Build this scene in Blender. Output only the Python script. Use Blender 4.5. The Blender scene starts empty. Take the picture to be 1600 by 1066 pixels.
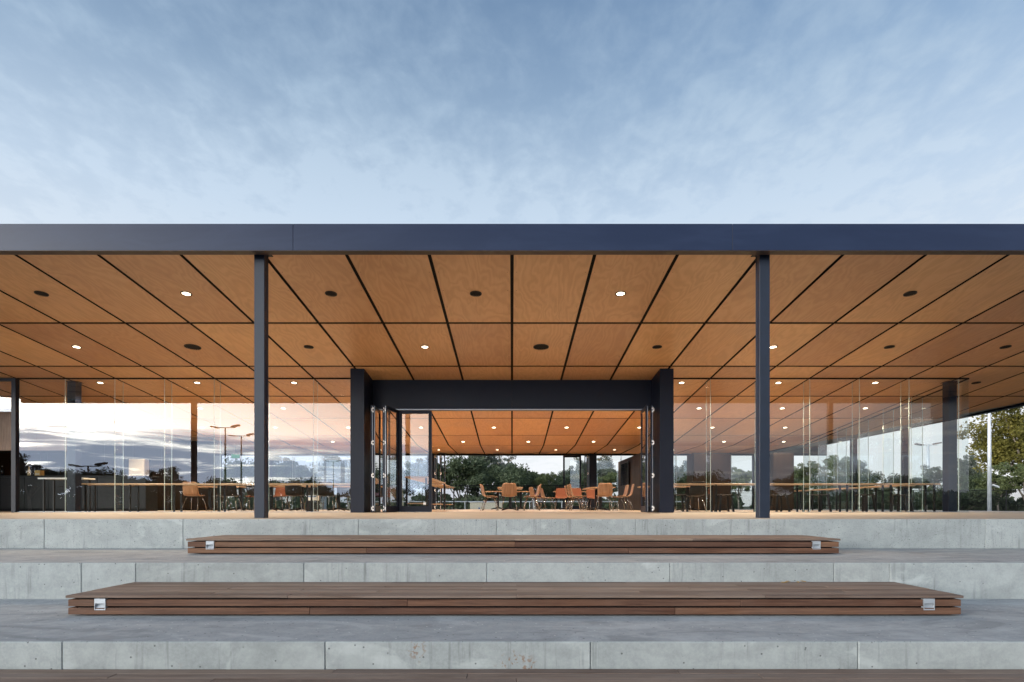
import bpy, bmesh, math, random
from mathutils import Vector, Matrix
random.seed(7)
R = math.radians
sc = bpy.context.scene
COL = sc.collection

# ------------------------------------------------------------------ camera
FPX, HZ = 917.0, 791.0                 # focal length and horizon row of the photograph (1600 px wide)
CZ = 0.147                             # lens height above the inside floor (z = 0)
cam_d = bpy.data.cameras.new('camera')
cam = bpy.data.objects.new('camera', cam_d); COL.objects.link(cam)
cam.location = (0, 0, CZ); cam.rotation_euler = (R(90), 0, 0)
cam_d.sensor_width = 36; cam_d.lens = 36 * FPX / 1600
cam_d.shift_y = (HZ - 533) / 1600
cam_d.clip_start = 0.05; cam_d.clip_end = 3000
sc.camera = cam

# ------------------------------------------------------------------ node helpers
class NT:
    def __init__(s, tree): s.t = tree; s.n = tree.nodes; s.l = tree.links
    def new(s, typ, **kw):
        n = s.n.new(typ)
        for k, v in kw.items(): setattr(n, k, v)
        return n
    def put(s, sock, v):
        if hasattr(v, 'is_output'): s.l.new(v, sock)
        elif isinstance(v, (tuple, list)) and len(v) == 3 and sock.type == 'RGBA': sock.default_value = (*v, 1)
        else: sock.default_value = v
    def m(s, op, a, b=None, c=None, clamp=False):
        n = s.new('ShaderNodeMath', operation=op, use_clamp=clamp)
        for i, v in enumerate((a, b, c)):
            if v is not None: s.put(n.inputs[i], v)
        return n.outputs[0]
    def vm(s, op, a, b=None):
        n = s.new('ShaderNodeVectorMath', operation=op)
        s.put(n.inputs[0], a)
        if b is not None: s.put(n.inputs[1], b)
        return n.outputs['Value'] if op in ('DOT_PRODUCT', 'LENGTH') else n.outputs[0]
    def mix(s, f, a, b, blend='MIX'):
        n = s.new('ShaderNodeMix', data_type='RGBA', blend_type=blend)
        s.put(n.inputs[0], f); s.put(n.inputs[6], a); s.put(n.inputs[7], b)
        return n.outputs[2]
    def rng(s, v, a, b, c=0., d=1., smooth=True):
        n = s.new('ShaderNodeMapRange', interpolation_type='SMOOTHSTEP' if smooth else 'LINEAR')
        for i, x in enumerate((v, a, b, c, d)): s.put(n.inputs[i], x)
        return n.outputs[0]
    def noise(s, vec, scale, detail=4, rough=.55, dist=0.):
        n = s.new('ShaderNodeTexNoise')
        s.put(n.inputs['Vector'], vec); n.inputs['Scale'].default_value = scale
        n.inputs['Detail'].default_value = detail; n.inputs['Roughness'].default_value = rough
        n.inputs['Distortion'].default_value = dist
        return n.outputs['Fac']
    def voro(s, vec, scale, out='Distance'):
        n = s.new('ShaderNodeTexVoronoi'); s.put(n.inputs['Vector'], vec); n.inputs['Scale'].default_value = scale
        return n.outputs[out]
    def mapv(s, vec, scale=(1, 1, 1), loc=(0, 0, 0)):
        n = s.new('ShaderNodeMapping'); s.put(n.inputs['Vector'], vec)
        n.inputs['Scale'].default_value = scale; s.put(n.inputs['Location'], loc)
        return n.outputs[0]
    def ramp(s, f, stops):
        n = s.new('ShaderNodeValToRGB'); e = n.color_ramp.elements
        while len(e) < len(stops): e.new(.5)
        for el, (p, c) in zip(e, stops): el.position = p; el.color = (*c, 1)
        s.put(n.inputs[0], f); return n.outputs[0]

# ------------------------------------------------------------------ world: evening sky
SUN_AZ = Vector((-0.90, -0.43, 0)).normalized()      # low sun behind the camera, to its left
SUN_EL = R(5)
w = bpy.data.worlds.new('World'); sc.world = w; w.use_nodes = True
g = NT(w.node_tree); g.n.clear()
tc = g.new('ShaderNodeTexCoord').outputs['Generated']
D = g.vm('NORMALIZE', tc)
sep = g.new('ShaderNodeSeparateXYZ'); g.put(sep.inputs[0], D)
dz = g.m('MAXIMUM', sep.outputs[2], 0.0)
flat = g.new('ShaderNodeCombineXYZ'); g.put(flat.inputs[0], sep.outputs[0]); g.put(flat.inputs[1], sep.outputs[1])
az = g.vm('DOT_PRODUCT', g.vm('NORMALIZE', flat.outputs[0]), tuple(SUN_AZ))
sky = g.new('ShaderNodeTexSky', sky_type='NISHITA', sun_disc=False)
sky.sun_elevation = SUN_EL
sky.sun_rotation = math.atan2(SUN_AZ.x, SUN_AZ.y)
sky.air_density = 1.0; sky.dust_density = 1.0; sky.ozone_density = 2.0
clear = g.mix(1.0, sky.outputs[0], (0.20, 0.25, 0.31), 'MULTIPLY')
# thin high cloud, laid on a plane overhead so that it fans out in perspective
inv = g.m('DIVIDE', 1.0, g.m('ADD', dz, 0.12))
pl = g.new('ShaderNodeVectorMath', operation='SCALE'); g.put(pl.inputs[0], D); g.put(pl.inputs['Scale'], inv)
plane = g.mapv(pl.outputs[0], (1, 1, 0), (3.1, 1.7, 0))
wisp = g.noise(g.mapv(plane, (1.35, 1.0, 1)), 8.5, 6, .56, .25)
patch = g.noise(plane, 1.3, 3, .5, .3)
fine = g.noise(g.mapv(plane, (1.3, 1, 1)), 30, 4, .55, .3)
cl = g.m('ADD', g.m('MULTIPLY', wisp, .62), g.m('ADD', g.m('MULTIPLY', patch, .55), g.m('MULTIPLY', fine, .14)))
cover = g.m('ADD', g.rng(cl, .50, .90, 0, .36), g.rng(dz, .72, .38, 0.30, .90), clamp=True)
veil = g.ramp(dz, [(0, (.98, 1.0, 1.02)), (.16, (.92, .96, 1.0)), (.43, (.59, .72, .87)), (.56, (.44, .58, .74)), (.70, (.34, .47, .63)), (1, (.20, .32, .50))])
base = g.mix(cover, clear, veil)
# sunset glow behind the camera, as mirrored by the glass
gl = g.m('MULTIPLY', g.m('EXPONENT', g.m('MULTIPLY', g.m('SUBTRACT', 1.0, az), -4.2)), g.m('EXPONENT', g.m('MULTIPLY', dz, -7.0)))
gl = g.m('MULTIPLY', gl, g.rng(sep.outputs[1], .55, -.25))
glow = g.mix(1.0, (56.0, 54.6, 50.0), (1, 1, 1), 'MULTIPLY')
glowv = g.new('ShaderNodeVectorMath', operation='SCALE'); g.put(glowv.inputs[0], glow); g.put(glowv.inputs['Scale'], gl)
lit = g.vm('ADD', base, glowv.outputs[0])
# long low cloud bank on the sunset side
bv = g.mapv(D, (3.2, 3.2, 30))
bn = g.noise(bv, 1.6, 6, .55, .4)
edge = g.m('ADD', dz, g.m('MULTIPLY', g.m('SUBTRACT', bn, .5), .07))
bank = g.m('MULTIPLY', g.rng(edge, .108, .094), g.rng(g.noise(g.mapv(D, (5, 5, 52), (5, 2, 1)), 1.3, 5, .6, .5), .72, .50))
bank = g.m('MULTIPLY', bank, g.rng(az, -.55, -.15))
streak = g.m('MULTIPLY', g.rng(g.noise(g.mapv(D, (4, 4, 60), (1, 9, 4)), 1.4, 5, .6, .2), .60, .75), g.rng(dz, .19, .12, 0, .5))
streak = g.m('MULTIPLY', streak, g.rng(az, -.2, .3))
lit2 = g.mix(bank, lit, g.mix(g.rng(az, .05, .6), (.72, .78, .92), (2.5, 3.0, 3.9)))
lit3 = g.mix(streak, lit2, (5.2, 4.9, 5.0))
bg = g.new('ShaderNodeBackground'); g.put(bg.inputs['Color'], lit3); bg.inputs['Strength'].default_value = 1.0
wo = g.new('ShaderNodeOutputWorld'); g.l.new(bg.outputs[0], wo.inputs[0])

# ------------------------------------------------------------------ sun, exposure
sl = bpy.data.lights.new('sun', 'SUN'); sl.energy = 0.8; sl.angle = R(12); sl.color = (1, .86, .72)
so = bpy.data.objects.new('sun', sl); COL.objects.link(so)
sdir = Vector((SUN_AZ.x * math.cos(SUN_EL), SUN_AZ.y * math.cos(SUN_EL), math.sin(SUN_EL)))
so.rotation_euler = sdir.to_track_quat('Z', 'Y').to_euler(); so.location = sdir * 60
vs = sc.view_settings
vs.view_transform = 'Standard'; vs.look = 'None'; vs.exposure = 0.0; vs.gamma = 1.0; vs.use_curve_mapping = False
sc.render.engine = 'CYCLES'
sc.cycles.use_denoising = True
sc.cycles.max_bounces = 10; sc.cycles.diffuse_bounces = 5; sc.cycles.glossy_bounces = 5
sc.cycles.transparent_max_bounces = 40; sc.cycles.transmission_bounces = 8
sc.cycles.sample_clamp_indirect = 6.0
sc.cycles.caustics_reflective = False; sc.cycles.caustics_refractive = False

# ------------------------------------------------------------------ materials
MATS = {}
def mat(name):
    m = bpy.data.materials.new(name); m.use_nodes = True
    t = NT(m.node_tree); b = t.n['Principled BSDF']; MATS[name] = m
    return m, t, b
def pos(t): return t.new('ShaderNodeNewGeometry').outputs['Position']
def obj_co(t): return t.new('ShaderNodeTexCoord').outputs['Object']
def orand(t): return t.new('ShaderNodeObjectInfo').outputs['Random']
def shifted(t, vec, amt=37.):
    r = orand(t); c = t.new('ShaderNodeCombineXYZ')
    t.put(c.inputs[0], t.m('MULTIPLY', r, amt)); t.put(c.inputs[1], t.m('MULTIPLY', r, amt * 1.7)); t.put(c.inputs[2], t.m('MULTIPLY', r, amt * .6))
    return t.vm('ADD', vec, c.outputs[0])
def bump(t, b, h, strength, dist=.01):
    n = t.new('ShaderNodeBump'); n.inputs['Strength'].default_value = strength; n.inputs['Distance'].default_value = dist
    t.put(n.inputs['Height'], h); t.l.new(n.outputs[0], b.inputs['Normal'])
def simple(name, col, rough=.5, metal=0., spec=.5, var=.12, scale=6., bmp=.0):
    m, t, b = mat(name)
    n = t.noise(pos(t), scale, 4)
    c = t.mix(t.rng(n, .3, .7), tuple(x * (1 - var) for x in col), tuple(min(1, x * (1 + var)) for x in col))
    t.put(b.inputs['Base Color'], c)
    t.put(b.inputs['Roughness'], t.rng(n, .2, .8, max(0, rough - .06), min(1, rough + .06)))
    b.inputs['Metallic'].default_value = metal; b.inputs['Specular IOR Level'].default_value = spec
    if bmp: bump(t, b, t.noise(pos(t), scale * 12, 3), bmp, .004)
    return m

def concrete(name, lo, hi, streaky, pits, tone=.10):
    m, t, b = mat(name)
    p = pos(t); ps = shifted(t, p, 11.)
    big = t.noise(ps, 1.1, 5, .6, .6)
    mid = t.noise(p, 7, 6, .65, .2)
    fin = t.noise(p, 60, 4, .7)
    c = t.mix(t.rng(big, .28, .72), lo, hi)
    c = t.mix(t.rng(mid, .30, .75, 0, .55), c, tuple(x * .72 for x in lo), 'MIX')
    c = t.mix(t.rng(fin, .25, .8, 0, .35), c, tuple(min(1, x * 1.25) for x in hi))
    if streaky:
        st = t.noise(t.mapv(ps, (14, 14, .8)), 1.3, 5, .65, .1)
        stm = t.m('MULTIPLY', t.rng(st, .52, .74), t.rng(t.noise(ps, .9, 2), .42, .56))
        c = t.mix(t.m('MULTIPLY', stm, .75), c, tuple(x * .5 for x in lo))
        pale = t.m('MULTIPLY', t.rng(t.noise(t.mapv(ps, (1, 1, 1.6), (4, 4, 4)), 1.7, 5, .6, .9), .56, .68), .5)
        c = t.mix(pale, c, tuple(min(1, x * 1.3) for x in hi))
        damp = t.m('MULTIPLY', t.rng(t.noise(t.mapv(ps, (.8, .8, 1.5), (9, 2, 7)), 1.3, 6, .6, 1.2), .50, .66), .26)
        c = t.mix(damp, c, tuple(x * .62 for x in lo))
        rs = t.m('MULTIPLY', t.rng(t.noise(t.mapv(p, (1, 1, 1), (8, 1, 3)), 1.2, 2), .66, .72), t.rng(t.noise(p, 34, 3, .6), .54, .62))
        c = t.mix(t.m('MULTIPLY', rs, .7), c, (.22, .11, .05))
    if not streaky:                                   # foot traffic, water marks and grit on the treads
        wm_ = t.noise(t.mapv(p, (.7, 1.6, 1)), 1.4, 6, .62, 1.1)
        c = t.mix(t.rng(wm_, .53, .60, 0, .30), c, tuple(x * 1.35 for x in hi))
        c = t.mix(t.rng(wm_, .46, .36, 0, .45), c, tuple(x * .62 for x in lo))
        sc2 = t.noise(t.mapv(p, (3, 26, 1)), 1.1, 4, .6, .8)
        c = t.mix(t.rng(sc2, .64, .74, 0, .30), c, tuple(x * 1.5 for x in hi))
        vs_ = t.voro(p, 26); sv = t.new('ShaderNodeSeparateXYZ'); t.put(sv.inputs[0], t.voro(p, 26, 'Color'))
        c = t.mix(t.m('MULTIPLY', t.rng(vs_, .22, .10), t.m('GREATER_THAN', sv.outputs[0], .90)), c, (.62, .63, .62))
        c = t.mix(t.m('MULTIPLY', t.rng(vs_, .24, .12), t.m('LESS_THAN', sv.outputs[0], .10)), c, (.08, .08, .085))
    r = orand(t)
    hs = t.new('ShaderNodeHueSaturation'); t.put(hs.inputs['Color'], c); t.put(hs.inputs['Value'], t.rng(r, 0, 1, 1 - tone, 1 + tone, False))
    c = hs.outputs[0]
    h = t.m('ADD', t.m('MULTIPLY', mid, .5), t.m('MULTIPLY', fin, .5))
    if pits:
        v = t.voro(p, 17); sel = t.voro(p, 17, 'Color')
        ss = t.new('ShaderNodeSeparateXYZ'); t.put(ss.inputs[0], sel)
        pit = t.m('MULTIPLY', t.rng(v, .14, .07), t.m('GREATER_THAN', ss.outputs[0], .62))
        v2 = t.voro(p, 55); s2 = t.new('ShaderNodeSeparateXYZ'); t.put(s2.inputs[0], t.voro(p, 55, 'Color'))
        pit = t.m('MAXIMUM', pit, t.m('MULTIPLY', t.rng(v2, .26, .12), t.m('GREATER_THAN', s2.outputs[1], .86)))
        c = t.mix(t.m('MULTIPLY', pit, .8), c, (.07, .075, .08)); h = t.m('SUBTRACT', h, t.m('MULTIPLY', pit, 1.4))
    t.put(b.inputs['Base Color'], c)
    t.put(b.inputs['Roughness'], t.rng(mid, .3, .7, .72, .9)); b.inputs['Specular IOR Level'].default_value = .3
    bump(t, b, h, .35, .006)
    return m
M_RISER = concrete('riser_concrete', (.285, .312, .318), (.37, .398, .40), True, True, .07)
M_TREAD = concrete('tread_concrete', (.27, .29, .305), (.345, .362, .375), False, False, .05)
M_TERR = simple('terrace_paving', (.33, .29, .245), .55, var=.14, scale=3, bmp=.1)

def wood(name, dark, mid_, light, axis, rough, weather=0., scl=1., val=.16):
    """timber with its grain along one axis (0, 1, 2) of world space; every piece draws its own grain and tone"""
    m, t, b = mat(name)
    p = shifted(t, pos(t), 23.)
    st = [26., 26., 26.]; st[axis] = 1.0
    gr = t.noise(t.mapv(p, tuple(x * scl for x in st)), 1.5, 6, .62, .6)
    s2 = [90., 90., 90.]; s2[axis] = 3.
    fib = t.noise(t.mapv(p, tuple(x * scl for x in s2)), 1.2, 3, .6)
    c = t.ramp(gr, [(.28, dark), (.5, mid_), (.74, light)])
    c = t.mix(t.rng(fib, .35, .75, 0, .4), c, tuple(x * .7 for x in dark))
    if weather:
        wn = t.noise(p, 1.6, 5, .6, .3)
        c = t.mix(t.m('MULTIPLY', t.rng(wn, .32, .66), weather), c, (.25, .20, .17))
    hs = t.new('ShaderNodeHueSaturation'); t.put(hs.inputs['Color'], c)
    r = orand(t)
    t.put(hs.inputs['Value'], t.rng(r, 0, 1, 1 - val, 1 + val, False)); t.put(hs.inputs['Hue'], t.rng(r, 0, 1, .494, .506, False))
    t.put(b.inputs['Base Color'], hs.outputs[0])
    t.put(b.inputs['Roughness'], t.rng(gr, .3, .7, rough - .05, rough + .08))
    bump(t, b, t.m('ADD', gr, t.m('MULTIPLY', fib, .5)), .25, .003)
    return m
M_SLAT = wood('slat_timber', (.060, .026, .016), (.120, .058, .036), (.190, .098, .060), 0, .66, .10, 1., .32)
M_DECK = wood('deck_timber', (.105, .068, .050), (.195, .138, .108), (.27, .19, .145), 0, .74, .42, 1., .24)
M_CAB = wood('dark_veneer', (.011, .007, .005), (.021, .013, .009), (.035, .021, .014), 2, .45)
for m_ in (M_SLAT, M_DECK): m_.node_tree.nodes['Principled BSDF'].inputs['Specular IOR Level'].default_value = .2
M_CAB.node_tree.nodes['Principled BSDF'].inputs['Specular IOR Level'].default_value = .2
M_OAK = wood('pale_timber', (.30, .19, .11), (.42, .28, .17), (.52, .37, .24), 0, .4)

def ply(name):
    m, t, b = mat(name)
    p = shifted(t, obj_co(t), 31.)
    warp = t.noise(t.mapv(p, (1.1, .28, 1)), 1.5, 3, .5, .4)
    wv = t.new('ShaderNodeTexWave', wave_type='BANDS', bands_direction='X', wave_profile='SIN')
    wc = t.new('ShaderNodeCombineXYZ'); sp = t.new('ShaderNodeSeparateXYZ'); t.put(sp.inputs[0], p)
    t.put(wc.inputs[0], t.m('ADD', t.m('MULTIPLY', sp.outputs[0], .9), t.m('MULTIPLY', warp, 2.2)))
    t.put(wv.inputs['Vector'], wc.outputs[0]); wv.inputs['Scale'].default_value = 2.1
    wv.inputs['Distortion'].default_value = 1.2; wv.inputs['Detail'].default_value = 3; wv.inputs['Detail Scale'].default_value = 1.6
    grain = t.noise(t.mapv(p, (46, 2.2, 1)), 1.0, 5, .65, .3)
    cloud = t.noise(t.mapv(p, (1, .6, 1)), 1.7, 4, .55, .4)
    f = t.m('ADD', t.m('MULTIPLY', wv.outputs['Fac'], .15), t.m('ADD', t.m('MULTIPLY', grain, .22), t.m('MULTIPLY', cloud, .52)))
    c = t.ramp(f, [(.27, (.50, .272, .128)), (.46, (.59, .335, .164)), (.66, (.67, .405, .21))])
    hs = t.new('ShaderNodeHueSaturation'); t.put(hs.inputs['Color'], c); r = orand(t)
    t.put(hs.inputs['Value'], t.rng(r, 0, 1, .84, 1.10, False)); t.put(hs.inputs['Hue'], t.rng(r, 0, 1, .494, .504, False))
    t.put(b.inputs['Base Color'], hs.outputs[0])
    t.put(b.inputs['Roughness'], t.rng(cloud, .3, .7, .32, .42)); b.inputs['Specular IOR Level'].default_value = .45
    bump(t, b, grain, .05, .002)
    return m
M_PLY = ply('stained_plywood')
M_BLACK = simple('black_backing', (.008, .008, .009), .8, spec=.2)
M_STEEL = simple('slate_blue_paint', (.007, .010, .021), .40, spec=.22, var=.10, scale=2.2)
M_FASCIA, t, b = mat('fascia_sheet')
n1 = t.noise(t.mapv(pos(t), (.5, 1, 2)), 1.6, 5, .6, .8)
t.put(b.inputs['Base Color'], t.mix(t.rng(n1, .35, .7), (.011, .021, .056), (.016, .028, .068)))
t.put(b.inputs['Roughness'], t.rng(n1, .3, .7, .30, .37)); b.inputs['Specular IOR Level'].default_value = .30
bump(t, b, t.noise(t.mapv(pos(t), (.35, 1, .9)), 1.2, 3), .06, .02)
M_SOFFIT = simple('metal_soffit', (.22, .25, .30), .37, metal=.6, var=.06)
M_ALU = simple('grey_aluminium', (.30, .33, .37), .4, metal=.7, var=.06)
M_STEPL = simple('step_light_metal', (.40, .43, .47), .45, metal=.35, var=.08)
M_WHITE = simple('white_paint', (.72, .73, .74), .45, var=.05)
M_POLE = simple('galvanised_pole', (.62, .65, .70), .4, metal=.2, var=.08)
M_DKGREEN = simple('floodlight_housing', (.10, .085, .075), .5)
M_CHROME = simple('chromed_wire', (.35, .34, .33), .19, metal=1., var=.05)
M_BLKMET = simple('black_metal', (.011, .011, .013), .45, spec=.2, var=.1)
M_COLM = simple('column_steel_sky_sheen', (.014, .021, .038), .42, spec=.35, var=.08)  # front columns: dark steel made lighter, the reflected sky put into its colour
M_SCREEN = simple('dark_screen', (.012, .014, .018), .08, var=.05)
M_REDWALL = simple('orange_upholstery', (.20, .062, .028), .75, var=.12, scale=30)
M_CREAM = simple('cream_panel', (.62, .58, .47), .6, var=.06)
M_TILE = simple('red_roof_sheet', (.36, .05, .045), .5, var=.15)
M_BARK = simple('pale_bark', (.30, .26, .22), .85, var=.35, scale=2.5, bmp=.3)
M_DBARK = simple('dark_bark', (.10, .085, .07), .9, var=.35, scale=2.5, bmp=.3)
M_FLOOR = simple('inside_floor', (.38, .30, .23), .35, var=.12, scale=2)
M_GRN, t, b = mat('exit_sign_face')
b.inputs['Base Color'].default_value = (.02, .3, .12, 1); b.inputs['Emission Color'].default_value = (.05, .8, .35, 1); b.inputs['Emission Strength'].default_value = .2
M_CARD = simple('yellow_carton', (.62, .40, .12), .7)
M_BLUE = simple('blue_print', (.05, .13, .32), .6)

def veneer(name, cols, rough=.42):
    m, t, b = mat(name)
    p = shifted(t, obj_co(t), 9.)
    gr = t.noise(t.mapv(p, (60, 3, 3)), 1., 5, .6, .2)
    t.put(b.inputs['Base Color'], t.ramp(gr, [(.3, cols[0]), (.5, cols[1]), (.72, cols[2])]))
    b.inputs['Roughness'].default_value = rough
    return m
M_SHELL = veneer('chair_veneer', [(.17, .085, .042), (.27, .145, .075), (.36, .205, .115)])
M_TTOP = veneer('table_veneer', [(.30, .17, .09), (.40, .24, .13), (.48, .30, .17)])

# clear pane: mirror part from Schlick's law over a straight-through part; only the outer skin mirrors, counted for both skins
M_GLASS = bpy.data.materials.new('clear_glass'); M_GLASS.use_nodes = True
t = NT(M_GLASS.node_tree); t.n.clear()
lw = t.new('ShaderNodeLayerWeight'); lw.inputs['Blend'].default_value = .5
fc = lw.outputs['Facing']
f1 = t.m('ADD', .045, t.m('MULTIPLY', .955, t.m('POWER', fc, 5.0)))
f2 = t.m('DIVIDE', t.m('MULTIPLY', 2.0, f1), t.m('ADD', 1.0, f1))
ge = t.new('ShaderNodeNewGeometry')
f3 = t.m('MULTIPLY', f2, t.m('SUBTRACT', 1.0, ge.outputs['Backfacing']))
tr = t.new('ShaderNodeBsdfTransparent'); tr.inputs[0].default_value = (.955, .972, .968, 1)
gs = t.new('ShaderNodeBsdfGlossy'); gs.inputs['Roughness'].default_value = 0.0; gs.inputs['Color'].default_value = (1, 1, 1, 1)
bn_ = t.new('ShaderNodeBump'); bn_.inputs['Strength'].default_value = .02; bn_.inputs['Distance'].default_value = .01
t.put(bn_.inputs['Height'], t.noise(pos(t), .5, 1)); t.l.new(bn_.outputs[0], gs.inputs['Normal'])
mx = t.new('ShaderNodeMixShader'); t.put(mx.inputs[0], f3); t.l.new(tr.outputs[0], mx.inputs[1]); t.l.new(gs.outputs[0], mx.inputs[2])
ou = t.new('ShaderNodeOutputMaterial'); t.l.new(mx.outputs[0], ou.inputs[0])
M_GEDGE = simple('polished_glass_edge', (.50, .60, .58), .15, var=.05)

def lampmat(name, col, s):
    m, t, b = mat(name)
    b.inputs['Base Color'].default_value = (.8, .8, .8, 1)
    b.inputs['Emission Color'].default_value = (*col, 1); b.inputs['Emission Strength'].default_value = s
    return m
M_LED = lampmat('lit_diffuser', (1, .86, .62), 7.0)

def leafmat(name, a, b2, c2):
    m, t, b = mat(name)
    r = t.noise(pos(t), 1.1, 3); r2 = t.noise(pos(t), 9, 2)
    c = t.ramp(t.m('ADD', t.m('MULTIPLY', r, .6), t.m('MULTIPLY', r2, .4)), [(.3, a), (.5, b2), (.7, c2)])
    t.put(b.inputs['Base Color'], c); b.inputs['Roughness'].default_value = .6; b.inputs['Specular IOR Level'].default_value = .3
    tl = t.new('ShaderNodeBsdfTranslucent'); t.put(tl.inputs[0], c)
    mx = t.new('ShaderNodeMixShader'); mx.inputs[0].default_value = .3
    t.l.new(b.outputs[0], mx.inputs[1]); t.l.new(tl.outputs[0], mx.inputs[2])
    t.l.new(mx.outputs[0], t.n['Material Output'].inputs[0])
    return m
M_LEAF = [leafmat('grey_gum_leaves', (.075, .095, .075), (.13, .155, .12), (.20, .225, .18)),
          leafmat('green_gum_leaves', (.065, .09, .04), (.125, .155, .065), (.21, .235, .10)),
          leafmat('golden_gum_leaves', (.075, .078, .02), (.17, .155, .035), (.27, .225, .05)),
          leafmat('shrub_leaves', (.042, .062, .036), (.075, .102, .055), (.12, .15, .08))]
m, t, b = mat('ground_grass'); M_GRASS = m
n = t.noise(pos(t), .25, 6, .6); n2 = t.noise(pos(t), 14, 4, .7)
c = t.mix(t.rng(n, .35, .65), (.045, .062, .025), (.09, .095, .045)); t.put(b.inputs['Base Color'], t.mix(t.rng(n2, .3, .8, 0, .5), c, (.03, .04, .018)))
b.inputs['Roughness'].default_value = .9; bump(t, b, n2, .5, .05)

# ------------------------------------------------------------------ mesh helpers
class MB:
    def __init__(s): s.v = []; s.f = []
    def box(s, x0, x1, y0, y1, z0, z1):
        i = len(s.v)
        s.v += [(x0, y0, z0), (x1, y0, z0), (x1, y1, z0), (x0, y1, z0), (x0, y0, z1), (x1, y0, z1), (x1, y1, z1), (x0, y1, z1)]
        s.f += [tuple(i + k for k in q) for q in ((0, 3, 2, 1), (4, 5, 6, 7), (0, 1, 5, 4), (1, 2, 6, 5), (2, 3, 7, 6), (3, 0, 4, 7))]
        return s
    def cham(s, x0, x1, y0, y1, z0, z1, c):
        bm = bmesh.new(); bmesh.ops.create_cube(bm, size=1)
        for v in bm.verts: v.co = Vector(((x0 + x1) / 2 + v.co.x * (x1 - x0), (y0 + y1) / 2 + v.co.y * (y1 - y0), (z0 + z1) / 2 + v.co.z * (z1 - z0)))
        bmesh.ops.bevel(bm, geom=bm.edges[:], offset=c, segments=1, affect='EDGES')
        s.bm(bm); return s
    def bm(s, bm):
        i = len(s.v); bm.verts.index_update()
        s.v += [tuple(v.co) for v in bm.verts]; s.f += [tuple(i + v.index for v in f.verts) for f in bm.faces]; bm.free()
    def poly(s, pts): i = len(s.v); s.v += [tuple(p) for p in pts]; s.f.append(tuple(range(i, i + len(pts)))); return s
    def prism(s, pts, off):
        """closed solid from a polygon and an offset vector"""
        i = len(s.v); n = len(pts); o = Vector(off)
        s.v += [tuple(p) for p in pts] + [tuple(Vector(p) + o) for p in pts]
        s.f.append(tuple(range(i, i + n))); s.f.append(tuple(range(i + 2 * n - 1, i + n - 1, -1)))
        for k in range(n): s.f.append((i + k, i + n + k, i + n + (k + 1) % n, i + (k + 1) % n))
        return s
    def tube(s, path, rad, seg=8, cap=True):
        P = [Vector(p) for p in path]; rr = rad if isinstance(rad, (list, tuple)) else [rad] * len(P)
        i0 = len(s.v); up = None
        for k, p in enumerate(P):
            d = (P[min(k + 1, len(P) - 1)] - P[max(k - 1, 0)]).normalized()
            if up is None or abs(up.dot(d)) > .95: up = Vector((0, 0, 1)) if abs(d.z) < .9 else Vector((1, 0, 0))
            a = d.cross(up).normalized(); b_ = d.cross(a).normalized()
            for q in range(seg):
                an = 2 * math.pi * q / seg
                s.v.append(tuple(p + (a * math.cos(an) + b_ * math.sin(an)) * rr[k]))
        for k in range(len(P) - 1):
            for q in range(seg):
                s.f.append((i0 + k * seg + q, i0 + k * seg + (q + 1) % seg, i0 + (k + 1) * seg + (q + 1) % seg, i0 + (k + 1) * seg + q))
        if cap:
            s.f.append(tuple(i0 + q for q in range(seg))); s.f.append(tuple(i0 + (len(P) - 1) * seg + q for q in reversed(range(seg))))
        return s
    def mesh(s, name, m, smooth=False, fix=True):
        me = bpy.data.meshes.new(name); me.from_pydata(s.v, [], s.f)
        if fix:
            bm = bmesh.new(); bm.from_mesh(me); bmesh.ops.recalc_face_normals(bm, faces=bm.faces[:]); bm.to_mesh(me); bm.free()
        me.materials.append(m)
        if smooth: me.polygons.foreach_set('use_smooth', [True] * len(me.polygons))
        me.update(); return me
    def build(s, name, m, parent=None, loc=None, smooth=False, fix=True):
        return link(name, s.mesh(name, m, smooth, fix), parent, loc)
def link(name, me, parent=None, loc=None, rz=0):
    o = bpy.data.objects.new(name, me); COL.objects.link(o)
    if parent: o.parent = parent
    if loc is not None: o.location = loc
    if rz: o.rotation_euler.z = rz
    return o
def tag(o, label=None, cat=None, group=None, kind=None):
    for k, v in (('label', label), ('category', cat), ('group', group), ('kind', kind)):
        if v: o[k] = v
    return o
def thing(name, label, cat, loc=(0, 0, 0), rz=0, group=None):
    o = bpy.data.objects.new(name, None); COL.objects.link(o); o.location = loc; o.rotation_euler.z = rz
    o.empty_display_size = .2
    return tag(o, label, cat, group)
def copy_tree(o, parent=None):
    c = o.copy(); COL.objects.link(c); c.parent = parent
    for ch in list(o.children): copy_tree(ch, c)
    return c
def dup(o, loc, rz=0, label=None, group=None, sc_=None):
    c = copy_tree(o); c.location = loc; c.rotation_euler.z = rz
    if sc_: c.scale = sc_
    return tag(c, label, None, group)

# levels and depths read off the photograph (depth = y, metres from the lens)
D0 = 7.80                                             # terrace edge
def hpx(y, d): return (y - HZ) * d / FPX              # drop below the lens
H1 = hpx(811.6, D0); T1 = hpx(857.5, D0)              # terrace edge, first tread
D2 = T1 * FPX / (879.8 - HZ); T2 = hpx(936.1, D2)
D3 = T2 * FPX / (1003.3 - HZ); P3 = hpx(1043.8, D3); T3 = P3 + .18
DG = 14.19                                            # front glass line
DB = 25.97                                            # back glass line
ZC, SL = 4.4715, (880 - HZ) / FPX                     # soffit: height above lens = ZC - SL * depth
DK = 22.28                                            # fold, level beyond it
def zsof(y): return CZ + ZC - SL * min(y, DK)
ZTOP = CZ + (HZ - 350) * 8.15 / FPX
ZFB = CZ + (HZ - 391) * 8.15 / FPX                    # underside of the fascia

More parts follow.
